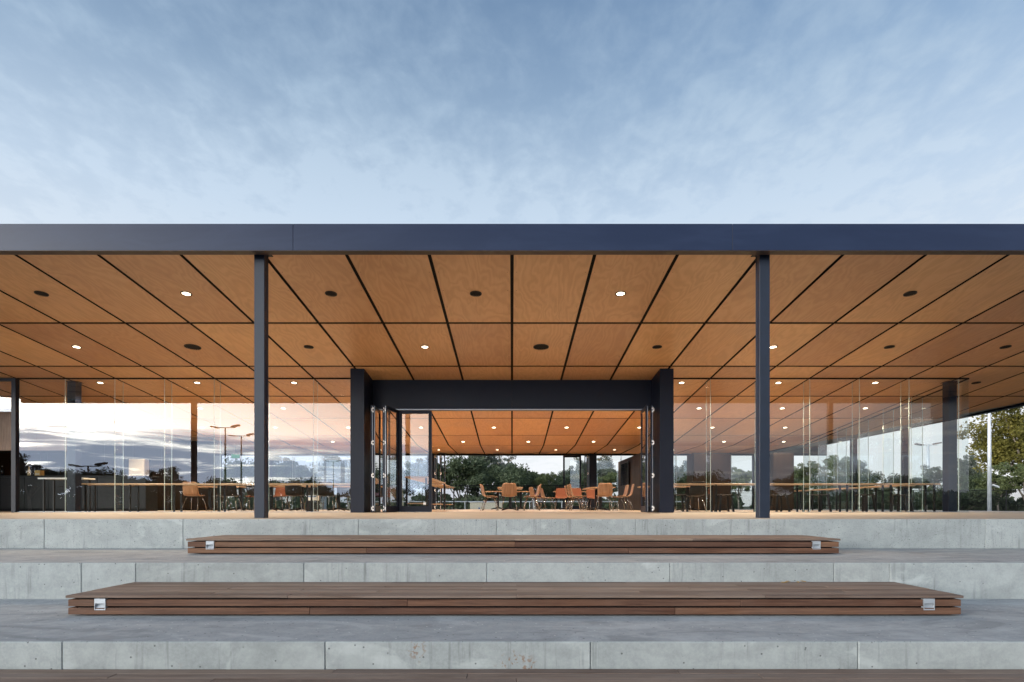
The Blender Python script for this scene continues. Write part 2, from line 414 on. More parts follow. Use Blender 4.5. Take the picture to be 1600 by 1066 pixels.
# ------------------------------------------------------------------ ground
mb = MB()
prof = [(-900, -1.5), (-40, -1.45), (1.2, CZ - T3 - .01), (9, CZ - T3 - .01), (27.2, -.42), (34, -.5), (90, -.7), (2000, -.8)]
xs = [-1500, -60, -26, 26, 60, 1500]
for (ya, za), (yb, zb) in zip(prof, prof[1:]):
    for xa, xb in zip(xs, xs[1:]): mb.poly([(xa, ya, za), (xb, ya, za), (xb, yb, zb), (xa, yb, zb)])
tag(mb.build('ground', M_GRASS), kind='structure')

# ------------------------------------------------------------------ concrete seating steps
def step(name, yf, ztop, zbot, yback, joints, mtop):
    root = tag(bpy.data.objects.new(name, None), kind='structure'); COL.objects.link(root)
    root.location = (0, yf, ztop)
    MB().box(-24, 24, .015, yback - yf, zbot - ztop, 0).build('tread', mtop, root)
    js = [-24] + joints + [24]
    for a, b_ in zip(js, js[1:]):
        MB().cham(a + .0015, b_ - .0015, 0, .0145, zbot - ztop, .002, .006).build('concrete_panel', M_RISER, root)
    return root
def jx(pix, d): return [(p - 800) * d / FPX for p in pix]
j1 = jx([-560, -340, -148, 69, 286, 560, 776, 993, 1213, 1540, 1750, 1970], D0)
j2 = jx([-440, -160, 127, 212, 475, 761, 1047, 1303, 1390, 1680, 1960], D2)
j3 = jx([-318, 97, 508, 923, 1341, 1760], D3)
j2 = [x for x in j2 if True]
st1 = step('terrace_step', D0, CZ - H1, CZ - T1, DG - 6.35, j1, M_RISER)
st2 = step('seating_step', D2, CZ - T1, CZ - T2 - .02, D0 + .2, j2, M_TREAD)
st3 = step('seating_step', D3, CZ - T2, CZ - T3 - .02, D2 + .2, j3, M_TREAD)
mb = MB(); mb.box(-30, 30, -6, D3 + .2, CZ - T3 - .2, CZ - T3)
tag(mb.build('lower_paving', M_TREAD), kind='structure')
# terrace paving rises a little towards the glass
mb = MB(); ze = CZ - H1 + .004
mb.prism([(-24, D0 + .06, ze), (24, D0 + .06, ze), (24, DG, 0), (-24, DG, 0)], (0, 0, -.4))
tag(mb.build('terrace_paving', M_TERR), kind='structure')
mb = MB().box(-24, 15, DG, DB + 1.2, -.4, 0)
tag(mb.build('floor', M_FLOOR), kind='structure')

# ------------------------------------------------------------------ timber platforms on the steps
def platform(name, label, x0, x1, yf, yb, zb, ht, lights, seed):
    rnd = random.Random(seed)
    root = thing(name, label, 'platform', ((x0 + x1) / 2, yf, zb), 0, 'timber platforms on the concrete steps')
    L = (x1 - x0) / 2; dep = yb - yf - .012
    MB().box(-L + .06, L - .06, .045, dep - .01, .012, ht - .03).build('subframe', M_BLACK, root)
    tb = .021
    n = max(3, round(dep / .105)); wdt = dep / n
    def cuts(lo, hi, cs):
        xs = [lo] + [c for c in cs if lo < c < hi] + [hi]; return list(zip(xs, xs[1:]))
    for k in range(n):
        y0 = -.013 + k * wdt; y1 = y0 + wdt - .006
        cs = [(-1.9, .02, 2.1), (-2.6, -.3, 1.6), (-1.2, 1.1, 2.9)][k % 3]
        for a, b_ in cuts(-L - .013, L + .013, cs):
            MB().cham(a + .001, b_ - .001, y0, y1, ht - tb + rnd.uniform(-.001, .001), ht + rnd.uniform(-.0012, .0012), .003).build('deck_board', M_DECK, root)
    h = (ht - tb - .014 - .014 - .014) / 2
    z1 = .014; z2 = z1 + h + .014
    for row, (z, cs) in enumerate(((z1, (-1.72, 1.35)), (z2, (.02,) if seed % 2 else (-.9, 1.9)))):
        for a, b_ in cuts(-L, L, cs):
            gaps = [(a, b_)]
            for lx in lights:                       # the slats stop either side of a step light
                ng = []
                for (p, q) in gaps:
                    if p < lx - .048 and q > lx + .048 and row == 1: ng += [(p, lx - .049), (lx + .049, q)]
                    else: ng.append((p, q))
                gaps = ng
            for p, q in gaps:
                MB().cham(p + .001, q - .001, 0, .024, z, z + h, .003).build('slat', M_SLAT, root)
        for s in (-1, 1):
            xa = s * L; MB().cham(min(xa, xa - s * .024), max(xa, xa - s * .024), .026, dep, z, z + h, .003).build('slat', M_SLAT, root)
    for lx in lights:                               # recessed square step lights
        sl_ = MB(); zt = ht - tb - .006; zb_ = zt - .096; yy = -.004
        sl_.box(lx - .046, lx + .046, yy, .03, zt - .040, zt)                    # upper hood
        sl_.box(lx - .046, lx - .041, yy, .03, zb_, zt - .040); sl_.box(lx + .041, lx + .046, yy, .03, zb_, zt - .040)
        sl_.box(lx - .041, lx + .041, yy, .03, zb_, zb_ + .005)
        o = sl_.build('step_light', M_STEPL, root)
        sl2 = MB(); sl2.prism([(lx - .041, -.002, zb_ + .005), (lx + .041, -.002, zb_ + .005), (lx + .041, .024, zt - .042), (lx - .041, .024, zt - .042)], (0, .004, 0))
        sl2.build('reflector', M_STEPL, o)
    return root
p1y = T1 * FPX / (866.5 - HZ); p1h = T1 - hpx(842, p1y)
platform('timber_platform', 'upper weathered timber platform on the step just below the terrace', -507 * p1y / FPX, 511 * p1y / FPX, p1y, D0, CZ - T1, p1h, [-3.55, 3.55], 1)
p2y = T2 * FPX / (963 - HZ); p2h = T2 - hpx(930.5, p2y)
platform('timber_platform', 'middle timber platform with square step light near each end', -694 * p2y / FPX, 702 * p2y / FPX, p2y, D2, CZ - T2, p2h, [-3.48, 3.48], 2)
platform('timber_platform', 'lowest timber platform along the bottom edge of the photo', -3.78, 3.80, D3 - .96, D3, CZ - T3, .18, [-3.5, 3.5], 3)

# ------------------------------------------------------------------ pavilion: roof, soffit, columns
PAV = thing('pavilion', 'flat roofed glass pavilion with dark steel frame and plywood soffit', 'building', (0, D0, 0))
PAV.location = (0, 0, 0)
XL, XR = -16.8, 14.4
A = Vector((XR, 16.0)); B = Vector((10.95, DK))       # fold line where the soffit turns to the side eave
up = .045
def sheet(pts): return [(x, y, zsof(y) + up) for x, y in pts]
mb = MB()
mb.poly(sheet([(XL, 8.30), (XR, 8.30), (A.x, A.y), (B.x, B.y), (XL, DK)]))
mb.poly(sheet([(XL, DK), (B.x, DK), (B.x, DB + .9), (XL, DB + .9)]))
mb.poly([(XL, 8.3, ZTOP - .02), (XR, 8.3, ZTOP - .02), (XR, DB + .9, ZTOP - .02), (XL, DB + .9, ZTOP - .02)])
mb.poly([(XL, 8.3, zsof(8.3)), (XL, 8.3, ZTOP - .02), (XL, DB + .9, ZTOP - .02), (XL, DB + .9, zsof(DB)), (XL, DK, zsof(DK))])
mb.poly([(XL, DB + .9, zsof(DB)), (XR, DB + .9, zsof(DB)), (XR, DB + .9, ZTOP - .02), (XL, DB + .9, ZTOP - .02)])
CEIL = mb.build('ceiling', M_BLACK, PAV, fix=False)
ZE = CZ + 2.83
mb = MB()
mb.poly([(A.x, A.y, zsof(A.y)), (XR, 20, ZE + .015), (XR, DB + .9, ZE), (B.x, DB + .9, zsof(DB)), (B.x, B.y, zsof(B.y))])
mb.build('side_soffit', M_SOFFIT, PAV, fix=False)
mb = MB(); mb.box(XR, XR + .03, 8.18, DB + .93, ZE - .02, ZTOP)
mb.box(XR - .12, XR - .002, A.y, DB + .9, ZE - .02, ZE + .004)
mb.build('side_fascia', M_FASCIA, PAV)

rows = [8.33, 10.93, 13.33, 15.73, 18.13, 20.53, DK, DB - .06]
def clip(poly, a, b_):                                # keep the side towards the middle of the roof
    n = Vector((b_.y - a.y, -(b_.x - a.x))); out = []
    sgn = 1 if n.dot(Vector((0, 12)) - a) > 0 else -1
    for i, p in enumerate(poly):
        q = poly[(i + 1) % len(poly)]; dp = sgn * n.dot(p - a); dq = sgn * n.dot(q - a)
        if dp >= 0: out.append(p)
        if (dp >= 0) != (dq >= 0): out.append(p + (q - p) * (dp / (dp - dq)))
    return out
AB = (B - A).normalized()
for ri, (ya, yb) in enumerate(zip(rows, rows[1:])):
    gy = .036 if ri < 3 else .030 if ri < 4 else .020
    cache = None
    for k in range(-14, 12):
        xa, xb = k * 1.2 + .026, (k + 1) * 1.2 - .026
        poly = [Vector((xa, ya + gy)), Vector((xb, ya + gy)), Vector((xb, yb - gy)), Vector((xa, yb - gy))]
        clipped = False
        if ri < 6:
            cp = clip(poly, A - AB * 20, B + AB * 20) if xb > 10.9 else poly
            clipped = len(cp) != 4 or any((p - q).length > 1e-6 for p, q in zip(cp, poly)); poly = cp
        elif xb > 10.95: continue
        if len(poly) < 3: continue
        cx = (xa + xb) / 2; cy = (ya + yb) / 2
        if not clipped and cache: me = cache
        else:
            pm = MB().prism([(p.x - cx, p.y - cy, zsof(p.y) - zsof(cy)) for p in poly], (0, 0, .018))
            if not clipped:                            # screw heads along the long edges
                for sx in (-1, 1):
                    for q in range(5):
                        px_, py_ = sx * (.5 * (xb - xa) - .045), -.5 * (yb - ya) + .08 + q * (yb - ya - .16) / 4
                        zz = zsof(cy + py_) - zsof(cy) - .0006
                        pm.poly([(px_ + .008 * math.cos(k_ * math.pi / 3), py_ + .008 * math.sin(k_ * math.pi / 3), zz) for k_ in range(6)])
            me = pm.mesh('ceiling_panel', M_PLY); me.materials.append(M_BLACK)
            for p_ in me.polygons: p_.material_index = 0 if p_.index == 0 else 1
            if not clipped: cache = me
        link('ceiling_panel', me, CEIL, (cx, cy, zsof(cy) + random.uniform(-.0008, .0008)))
# fascia
mb = MB(); mb.box(XL, XR, 8.156, 8.30, ZFB + .002, ZTOP - .004)
FAS = mb.build('fascia', M_BLACK, PAV)
for a, b_ in zip([XL, -15.2, -9.12, -3.04, 3.06, 9.14], [-15.2, -9.12, -3.04, 3.06, 9.14, XR + .03]):
    MB().cham(a + .002, b_ - .002, 8.146, 8.1555, ZFB - .004, ZTOP, .002).build('fascia_panel', M_FASCIA, FAS)
MB().box(XL, XR, 8.146, 8.28, ZFB - .010, ZFB - .0045).build('drip_edge', simple('brown_flashing', (.035, .022, .018), .5), FAS)
# columns: four along the front edge, then those in the glass line, under the side eave and at the back
def column(x, y, wd, ztop, z0):
    mb = MB(); t_ = .012; h = wd / 2                   # open steel section: two flanges and a web, plated shut on the sides
    mb.cham(x - h, x + h, y - h, y - h + t_, z0, ztop, .003)
    mb.cham(x - h, x + h, y + h - t_, y + h, z0, ztop, .003)
    mb.box(x - h + .006, x + h - .006, y - h + t_, y + h - t_, z0, ztop - .002)
    o = mb.build('column', M_COLM if y < 9 else M_STEEL, PAV)
    MB().cham(x - h - .05, x + h + .05, y - h + .02, y + h + .05, ztop - .012, ztop - .001, .002).build('cap_plate', M_STEEL, o)
    return o
for x in (-10.8, -3.6, 3.6, 10.8): column(x, 8.43, .145, zsof(8.43) - .012, CZ - H1 - .01)
for x, y in ((-10.8, 14.48), (10.8, 14.48), (-10.8, DB + .1), (10.8, DB + .1)): column(x, y, .21, zsof(y) - .001, 0)
column(14.2, 21.2, .2, ZE - .022, -.3); column(14.2, 24.4, .2, ZE - .022, -.3)
MB().box(13.9, 14.5, 20.8, 24.8, -.45, -.3).build('footing', M_TREAD, PAV)

# portals: deep jambs and a lintel, front and back
def portal(name, yf, yg, s):
    root = bpy.data.objects.new(name, None); COL.objects.link(root); root.parent = PAV
    for sx in (-1, 1):
        x0, x1 = sorted((sx * 3.40, sx * 3.715))
        y0, y1 = sorted((yf, yg + s * .22))
        zt = min(zsof(y0), zsof(y1)) - .002
        pts = [(x0, y0, -.03), (x0, y1, -.03), (x0, y1, zsof(y1) - .002), (x0, y0, zsof(y0) - .002)]
        MB().prism(pts, (x1 - x0, 0, 0)).build('jamb', M_STEEL, root)
    return root
ZD = CZ + (HZ - 641) * (DG + .12) / FPX                # underside of the lintel
pf = portal('front_portal', 13.49, DG, 1)
mb = MB(); mb.prism([(-3.397, DG + .13, ZD), (-3.397, DG + .26, ZD), (-3.397, DG + .26, zsof(DG + .26) - .003), (-3.397, DG + .13, zsof(DG + .13) - .003)], (3.395, 0, 0)); mb.build('lintel', M_STEEL, pf)
mb = MB(); mb.prism([(.002, DG + .13, ZD), (.002, DG + .26, ZD), (.002, DG + .26, zsof(DG + .26) - .003), (.002, DG + .13, zsof(DG + .13) - .003)], (3.395, 0, 0)); mb.build('lintel', M_STEEL, pf)
MB().box(-3.39, 3.39, DG + .085, DG + .1295, ZD - .002, ZD + .022).build('door_track', M_ALU, pf)
MB().box(-3.39, 3.39, DG + .10, DG + .20, .0005, .006).build('floor_track', M_ALU, pf)
pb = portal('rear_portal', DB + .55, DB, -1)
ZDB = zsof(DB) - .07
MB().box(-10.69, 10.69, DB - .05, DB + .06, ZDB, zsof(DB) - .0005).build('head_rail', M_BLKMET, pb)

# glass walls with fins
def gwall(name, segs, along, fixed, fin, zt, head):
    """vertical panes between the stations in segs; along = 'x' or 'y'"""
    lo, hi = segs[0], segs[-1]
    def bx(a, b_, c, d, z0, z1, mb): return mb.box(a, b_, c, d, z0, z1) if along == 'x' else mb.box(c, d, a, b_, z0, z1)
    mb = MB(); bx(lo, hi, fixed - .02, fixed + .02, .0005, .012, mb)
    root = mb.build(name, M_ALU, PAV)
    if head:
        if along == 'x': MB().box(lo, hi, fixed - .022, fixed + .022, zt(fixed) - .024, zt(fixed) + .004).build('head_channel', M_BLACK, root)
        else: MB().prism([(fixed - .022, lo, zt(lo) - .02), (fixed + .022, lo, zt(lo) - .02), (fixed + .022, lo, zt(lo) + .004), (fixed - .022, lo, zt(lo) + .004)], (0, hi - lo, zt(hi) - zt(lo))).build('head_channel', M_BLACK, root)
    for a, b_ in zip(segs, segs[1:]):
        mb = MB()
        if along == 'x': mb.box(a + .004, b_ - .004, fixed - .006, fixed + .006, .013, zt(fixed) - .004)
        else:
            mb.prism([(fixed - .006, a + .004, .013), (fixed - .006, b_ - .004, .013), (fixed - .006, b_ - .004, zt(b_) - .004), (fixed - .006, a + .004, zt(a) - .004)], (.012, 0, 0))
        mb.build('glass_pane', M_GLASS, root)
    for a in segs[1:-1]:
        mb = MB(); bx(a - .0035, a + .0035, fixed - .007, fixed + .0065, .013, (zt(fixed) if along == 'x' else zt(a)) - .005, mb)
        mb.build('joint_seal', M_GEDGE, root)
    if fin:
        for a in segs[1:-1]:
            f0, f1 = sorted((fixed + fin * .010, fixed + fin * .295)); e0, e1 = sorted((fixed + fin * .296, fixed + fin * .302))
            z1 = (zt(fixed + .3) if along == 'x' else zt(a)) - .005
            mb = MB(); bx(a - .006, a + .006, f0, f1, .003, z1, mb); o = mb.build('glass_fin', M_GLASS, root)
            mb = MB(); bx(a - .006, a + .006, e0, e1, .003, z1, mb); mb.build('polished_edge', M_GEDGE, o)
    return root
gwall('front_glass_wall', [-11.95] + [-10.8 + 1.2 * k for k in range(6)] + [-3.72], 'x', DG, 1, zsof, True)
gwall('front_glass_wall', [3.72] + [4.8 + 1.2 * k for k in range(6)] + [11.04], 'x', DG, 1, zsof, True)
gwall('side_glass_wall', [DG + .02, 15.8, 17.0, 18.2, 19.4, 20.6, 22.2], 'y', 11.05, -1, zsof, True)
gwall('rear_glass_wall', [3.72] + [4.8 + 1.2 * k for k in range(5)] + [10.68], 'x', DB, -1, lambda y: ZDB + .001, None)
gwall('rear_glass_wall', [-10.68] + [-9.6 + 1.2 * k for k in range(5)] + [-3.72], 'x', DB, -1, lambda y: ZDB + .001, None)
# shopfront at the bar end, left of the glass: dark frame, transom, pane
mb = MB(); mb.box(-12.06, -11.955, DG - .06, DG + .06, 0, zsof(DG) - .004)
SF = mb.build('shopfront_frame', M_STEEL, PAV)
MB().box(-16.7, -12.062, DG - .05, DG + .05, 2.425, 2.49).build('transom', M_ALU, SF)
MB().box(-16.7, -12.062, DG - .05, DG + .05, zsof(DG) - .075, zsof(DG) - .006).build('head_rail', M_STEEL, SF)
MB().box(-16.7, -12.07, DG - .006, DG + .006, 2.491, zsof(DG) - .08).build('glass_pane', M_GLASS, SF)

# ------------------------------------------------------------------ downlights and ceiling speakers
ang = -math.atan(SL)
def disc(r, z0, z1, m, name, parent, seg=24, ring=None):
    mb = MB()
    if ring is None:
        bm = bmesh.new(); bmesh.ops.create_cone(bm, cap_ends=True, segments=seg, radius1=r, radius2=r, depth=abs(z1 - z0))
        for v in bm.verts: v.co.z += (z0 + z1) / 2
        mb.bm(bm)
    else:
        for k in range(seg):
            a0, a1 = 2 * math.pi * k / seg, 2 * math.pi * (k + 1) / seg
            q = lambda rr, a, z: (rr * math.cos(a), rr * math.sin(a), z)
            mb.f += [tuple(len(mb.v) + i for i in s_) for s_ in ((0, 1, 2, 3), (4, 5, 6, 7), (0, 4, 7, 3), (1, 2, 6, 5))]
            mb.v += [q(r, a0, z0), q(r, a1, z0), q(ring, a1, z0), q(ring, a0, z0), q(r, a0, z1), q(r, a1, z1), q(ring, a1, z1), q(ring, a0, z1)]
    return mb.mesh(name, m)
ME_RING = disc(.088, -.010, -.001, M_BLKMET, 'trim_ring', None, ring=.066)
ME_LED = disc(.0655, -.006, -.002, M_LED, 'diffuser', None)
ME_SPK = {r: disc(r, -.008, -.001, M_BLACK, 'grille', None) for r in (.082, .145)}
ME_SRG = {r: disc(r + .016, -.012, -.001, M_BLKMET, 'trim_ring', None, ring=r + .001) for r in (.082, .145)}
SPOT = bpy.data.lights.new('downlight_lamp', 'SPOT'); SPOT.energy = 590; SPOT.color = (1, .78, .54); SPOT.spot_size = R(125); SPOT.spot_blend = .8; SPOT.shadow_soft_size = .05
SPOT_IN = SPOT.copy(); SPOT_IN.energy = 400
ORD = ['first', 'second', 'third', 'fourth', 'fifth', 'sixth', 'seventh', 'eighth', 'ninth', 'tenth', 'eleventh', 'twelfth']
def fixture(x, y, kind, label, grp):
    o = thing('downlight' if kind == 'l' else 'ceiling_speaker', label, 'light' if kind == 'l' else 'speaker', (x, y, zsof(y) - .0005), 0, grp)
    o.rotation_euler = (ang if y < DK else 0, 0, 0)
    if kind == 'l':
        link('trim_ring', ME_RING, o); link('diffuser', ME_LED, o)
        l_ = bpy.data.objects.new('lamp', SPOT if y < 16 else SPOT_IN); COL.objects.link(l_); l_.parent = o; l_.location = (0, 0, -.02)
    else:
        link('trim_ring', ME_SRG[kind], o); link('grille', ME_SPK[kind], o)
lrows = [(9.73, 'front row of the overhang', [-5.4, 1.8]),
         (12.13, 'second row of the overhang', [-9.0, -1.8, 5.4]),
         (14.54, 'row just behind the front glass', [-10.2, -7.8, -5.4, 4.2, 6.6, 9.0]),
         (16.94, 'second row inside the room', [-9.0, -6.6, -4.2, -1.8, .6, 3.0, 5.4, 7.8, 10.2]),
         (19.34, 'third row inside the room', [-12.6, -10.2, -7.8, -5.4, -3.0, -.6, 1.8, 4.2, 6.6, 9.0]),
         (21.6, 'fourth row inside the room', [-9.0, -6.6, -4.2, -1.8, .6, 3.0, 5.4, 7.8, 10.0]),
         (24.05, 'rearmost row near the back doors', [-5.4, -3.0, -.6, 1.8, 4.2, 6.6])]
for y, nm, xs_ in lrows:
    for i, x in enumerate(xs_):
        fixture(x, y, 'l', f'lit round downlight, {ORD[i]} from the left in the {nm}', 'lit downlights in the plywood ceiling')
srows = [(9.73, 'front row of ceiling panels', [(-7.8, .082), (-3.0, .082), (-.6, .082), (6.6, .082)]),
         (12.13, 'second row of ceiling panels', [(-6.6, .145), (-4.2, .082), (.6, .145), (3.0, .082), (7.8, .082), (10.2, .082)]),
         (14.54, 'ceiling row beside the glass corner', [(11.5, .082)]),
         (16.94, 'outer overhang beside the side glass', [(12.6, .082)])]
for y, nm, xs_ in srows:
    for i, (x, r) in enumerate(xs_):
        fixture(x, y, r, f'{"large " if r > .1 else "small "}black ceiling fitting, {ORD[i]} from left, {nm}', 'unlit black fittings in the plywood ceiling')
bm = bmesh.new(); bmesh.ops.create_uvsphere(bm, u_segments=16, v_segments=8, radius=.11)
bmesh.ops.delete(bm, geom=[v for v in bm.verts if v.co.z > .005], context='VERTS')
mb = MB(); mb.bm(bm)
dc = thing('dome_camera', 'black dome camera hanging from the ceiling at far left', 'camera', (-11.6, 15.6, zsof(15.6) - .03))
mb.build('dome', M_SCREEN, dc, smooth=True); MB().tube([(0, 0, 0), (0, 0, .026)], .115, 16).build('mount', M_BLKMET, dc)

# ------------------------------------------------------------------ folding door leaves
def leaf(label, x, y, rz, wd, knobs, zt, hinge=1):
    o = thing('folding_door_leaf', label, 'door', (x, y, .008), rz, 'folded glass door leaves')
    fw, th = .075, .045; h = zt - .012
    mb = MB()
    mb.cham(0, fw, -th / 2, th / 2, 0, h, .003); mb.cham(wd - fw, wd, -th / 2, th / 2, 0, h, .003)
    mb.box(fw, wd - fw, -th / 2 + .001, th / 2 - .001, 0, .14); mb.box(fw, wd - fw, -th / 2 + .001, th / 2 - .001, h - .075, h)
    mb.build('frame', M_STEEL, o)
    MB().box(fw + .001, wd - fw - .001, -.006, .006, .141, h - .076).build('glass_pane', M_GLASS, o)
    MB().box(wd - .004, wd + .004, th / 2 - .008, th / 2 + .0, .02, h - .02).build('edge_strip', M_ALU, o)
    if knobs:
        for k in range(4):
            z = .09 + k * (h - .20) / 3
            for dz in (-.035, .035):
                hm = MB(); hm.cham(wd + .001, wd + .012, hinge * .002, hinge * .002 + hinge * .034, z + dz - .020, z + dz + .020, .002) if hinge > 0 else hm.cham(wd + .001, wd + .012, -.036, -.002, z + dz - .020, z + dz + .020, .002)
                hm.build('hinge_plate', M_WHITE, o)
            MB().tube([(wd + .012, hinge * .045, z - .030), (wd + .012, hinge * .045, z + .030)], .011, 8).build('hinge_pin', M_WHITE, o)
    return o
zt = ZD - .004; yd = DG + .17
leaf('dark framed door leaf folded outwards closest to the left jamb', -3.30, yd, R(-86), .80, False, zt)
leaf('second folded door leaf from the left jamb with white hinges on its edge', -3.235, yd, R(-87), .80, True, zt, -1)
leaf('third folded door leaf from the left jamb beside the white hinges', -3.00, yd, R(-88), .80, True, zt, 1)
leaf('fourth folded door leaf from the left jamb, angled towards the opening', -2.78, yd - .03, R(-101), .80, False, zt)
o = leaf('glass door leaf standing flat in the left side of the opening', -2.765, yd, 0, .80, False, zt)
MB().cham(.60, .66, -.012, -.007, .17, .23, .001).build('sticker', M_WHITE, o)
leaf('folded door leaf closest to the right jamb with white hinges', 3.265, yd, R(-92.5), .80, True, zt, 1)
leaf('folded door leaf second from the right jamb', 3.17, yd, R(-94), .80, False, zt)
zb_ = ZDB - .004
leaf('far door leaf folded at the left of the rear opening', -3.30, DB - .05, R(-88), .78, True, zb_, -1)
leaf('second far door leaf folded at the left of the rear opening', -3.12, DB - .05, R(-87), .78, True, zb_, 1)
leaf('third far door leaf, angled, at the left of the rear opening', -2.98, DB - .05, R(-83), .78, False, zb_)
leaf('far glass door leaf standing flat at the right of the rear opening', 2.26, DB, 0, .80, False, zb_)
leaf('far door leaf folded beside the right jamb of the rear opening', 3.22, DB - .05, R(-90), .78, True, zb_, 1)

# ------------------------------------------------------------------ furniture
def make_chair(label, shell=None):
    o = thing('dining_chair', label, 'chair', (0, 0, 0), 0, 'plywood shell dining chairs')
    prof = [(.225, .447), (.20, .455), (.10, .452), (0, .445), (-.10, .442), (-.165, .455), (-.205, .49), (-.228, .55), (-.245, .62), (-.262, .70), (-.278, .765), (-.288, .81), (-.292, .835)]
    half = [.150, .195, .222, .228, .228, .226, .224, .224, .224, .222, .214, .196, .150]
    nx = 8; mb = MB(); T = .013
    nrm = []
    for i in range(len(prof)):
        a = prof[max(i - 1, 0)]; b_ = prof[min(i + 1, len(prof) - 1)]
        d = Vector((b_[0] - a[0], b_[1] - a[1])).normalized(); nrm.append((-d.y, d.x))
    for side in (0, 1):
        for i, (y, z) in enumerate(prof):
            for j in range(nx + 1):
                u = -1 + 2 * j / nx
                lift = .022 * u * u * (1 if 1 < i else .3)
                ny, nz = nrm[i]
                mb.v.append((u * half[i], y - ny * (lift + side * -T), z - nz * (lift + side * -T) * 1.0))
    W = nx + 1; N_ = len(prof) * W
    for i in range(len(prof) - 1):
        for j in range(nx):
            a = i * W + j; mb.f.append((a, a + 1, a + W + 1, a + W)); b_ = a + N_; mb.f.append((b_, b_ + W, b_ + W + 1, b_ + 1))
    for i in range(len(prof) - 1):
        for j in (0, nx):
            a = i * W + j; mb.f.append((a, a + W, a + W + N_, a + N_))
    for j in range(nx):
        for i in (0, len(prof) - 1):
            a = i * W + j; mb.f.append((a, a + 1, a + 1 + N_, a + N_))
    mb.build('seat_shell', shell or M_SHELL, o, smooth=True)
    for sx in (-1, 1):
        MB().tube([(sx * .15, .12, .432), (sx * .20, .20, .22), (sx * .225, .235, .006)], .0085, 6).build('leg', M_CHROME, o, smooth=True)
        MB().tube([(sx * .15, -.10, .432), (sx * .20, -.20, .22), (sx * .225, -.255, .006)], .0085, 6).build('leg', M_CHROME, o, smooth=True)
    mb = MB()
    for sx in (-1, 1): mb.tube([(sx * .15, .13, .432), (sx * .15, -.11, .432)], .008, 6)
    mb.tube([(-.15, 0, .432), (.15, 0, .432)], .008, 6)
    mb.build('underframe', M_CHROME, o)
    return o
def make_table(label, L, wd=.8):
    o = thing('dining_table', label, 'table', (0, 0, 0), 0, 'dining tables on black star bases')
    MB().cham(-wd / 2, wd / 2, -L / 2, L / 2, .705, .732, .006).build('table_top', M_TTOP, o)
    for py in ([-.45, .45] if L > 1.2 else [0]):
        MB().cham(-.04, .04, py - .04, py + .04, .07, .704, .004).build('post', M_BLKMET, o)
        for k in range(4):
            a = R(45 + 90 * k); c, s = math.cos(a), math.sin(a)
            MB().tube([(c * .03, py + s * .03, .085), (c * .36, py + s * .36, .03)], [.03, .022], 6).build('foot', M_BLKMET, o)
    return o
chair0 = make_chair('plywood shell chair facing away at the near end of the central table')
used = []
def chair(x, y, rz, label, red=False, black=False):
    src = red0 if red else blk0 if black else chair0
    if src not in used:
        used.append(src); src.location = (x, y, .001); src.rotation_euler.z = rz; src['label'] = label; return src
    return dup(src, (x, y, .001), rz, label)
red0 = make_chair('orange upholstered chair', M_REDWALL); blk0 = make_chair('black chair', M_BLKMET)
# chair faces +y at rotation 0
chair(-.08, 17.75, 0, 'plywood chair seen from behind at the near end of the central table')
table0 = make_table('central dining table with chairs along both long sides', 1.9)
table0.location = (-.06, 19.0, .001)
for k, (dy, nm) in enumerate(((18.35, 'near'), (19.0, 'middle'), (19.65, 'far'))):
    chair(-.70, dy, R(-90 + 4 * (k - 1)), f'plywood chair on the left side of the central table, {nm} one')
    chair(.62, dy, R(90 + 4 * (k - 1)), f'plywood chair on the right side of the central table, {nm} one')
dup(table0, (2.78, 18.95, .001), 0, 'dining table on the right of the opening, nearer than the orange chairs')
chair(2.78, 17.75, 0, 'plywood chair seen from behind at the near end of the right table')
chair(2.08, 18.3, R(-90), 'plywood chair on the left side of the right table, nearest one')
chair(2.08, 19.1, R(-88), 'plywood chair on the left side of the right table, middle one')
chair(2.08, 19.9, R(-94), 'plywood chair on the left side of the right table, farthest one')
chair(3.50, 18.3, R(86), 'plywood chair on the right side of the right table, near the dark cabinet')
chair(3.50, 19.2, R(93), 'plywood chair farther along the right side of the right table')
for k, x in enumerate((1.85, 2.45, 3.1)):
    chair(x, 22.2 + .1 * (k % 2), R(180 + 10 * (k - 1)), f'orange upholstered chair, {ORD[k]} from the left in the row behind the right table', True)
dup(table0, (2.6, 23.3, .001), R(90), 'far dining table behind the orange chairs near the rear door')
chair(.95, 21.6, R(-70), 'plywood chair standing apart beside the rear door post'); chair(1.35, 22.0, R(-110), 'plywood chair just behind the one beside the rear door post')
dup(table0, (-.1, 23.2, .001), R(90), 'far table behind the central table by the rear opening')
# tables behind the left-hand glass
for k, (tx, ty) in enumerate(((-8.6, 17.6), (-6.6, 17.2), (-4.75, 17.6))):
    dup(table0, (tx, ty, .001), R(90), f'{["leftmost", "middle", "rightmost"][k]} dining table behind the left glass wall')
    for j, (dx, dy, rr) in enumerate(((-.55, -.68, 0), (.5, -.68, 8), (-.5, .68, 176), (.55, .68, 184))):
        nm = ['near left', 'near right', 'far left', 'far right'][j]
        chair(tx + dx, ty + dy, R(rr), f'chair at the {nm} corner of the {["leftmost", "middle", "rightmost"][k]} table behind the left glass', red=(k, j) in ((0, 3), (1, 2)), black=(k, j) != (0, 0))
# tables behind the right-hand glass, close to the jamb
dup(table0, (4.75, 17.4, .001), R(90), 'dining table behind the right glass just past the door jamb')
for j, (dx, dy, rr) in enumerate(((-.45, -.68, 0), (.45, -.68, 5), (0, .68, 180))):
    chair(4.75 + dx, 17.4 + dy, R(rr), f'{["left", "right", "far"][j]} chair at the table behind the right glass by the door jamb', red=(j == 2), black=True)

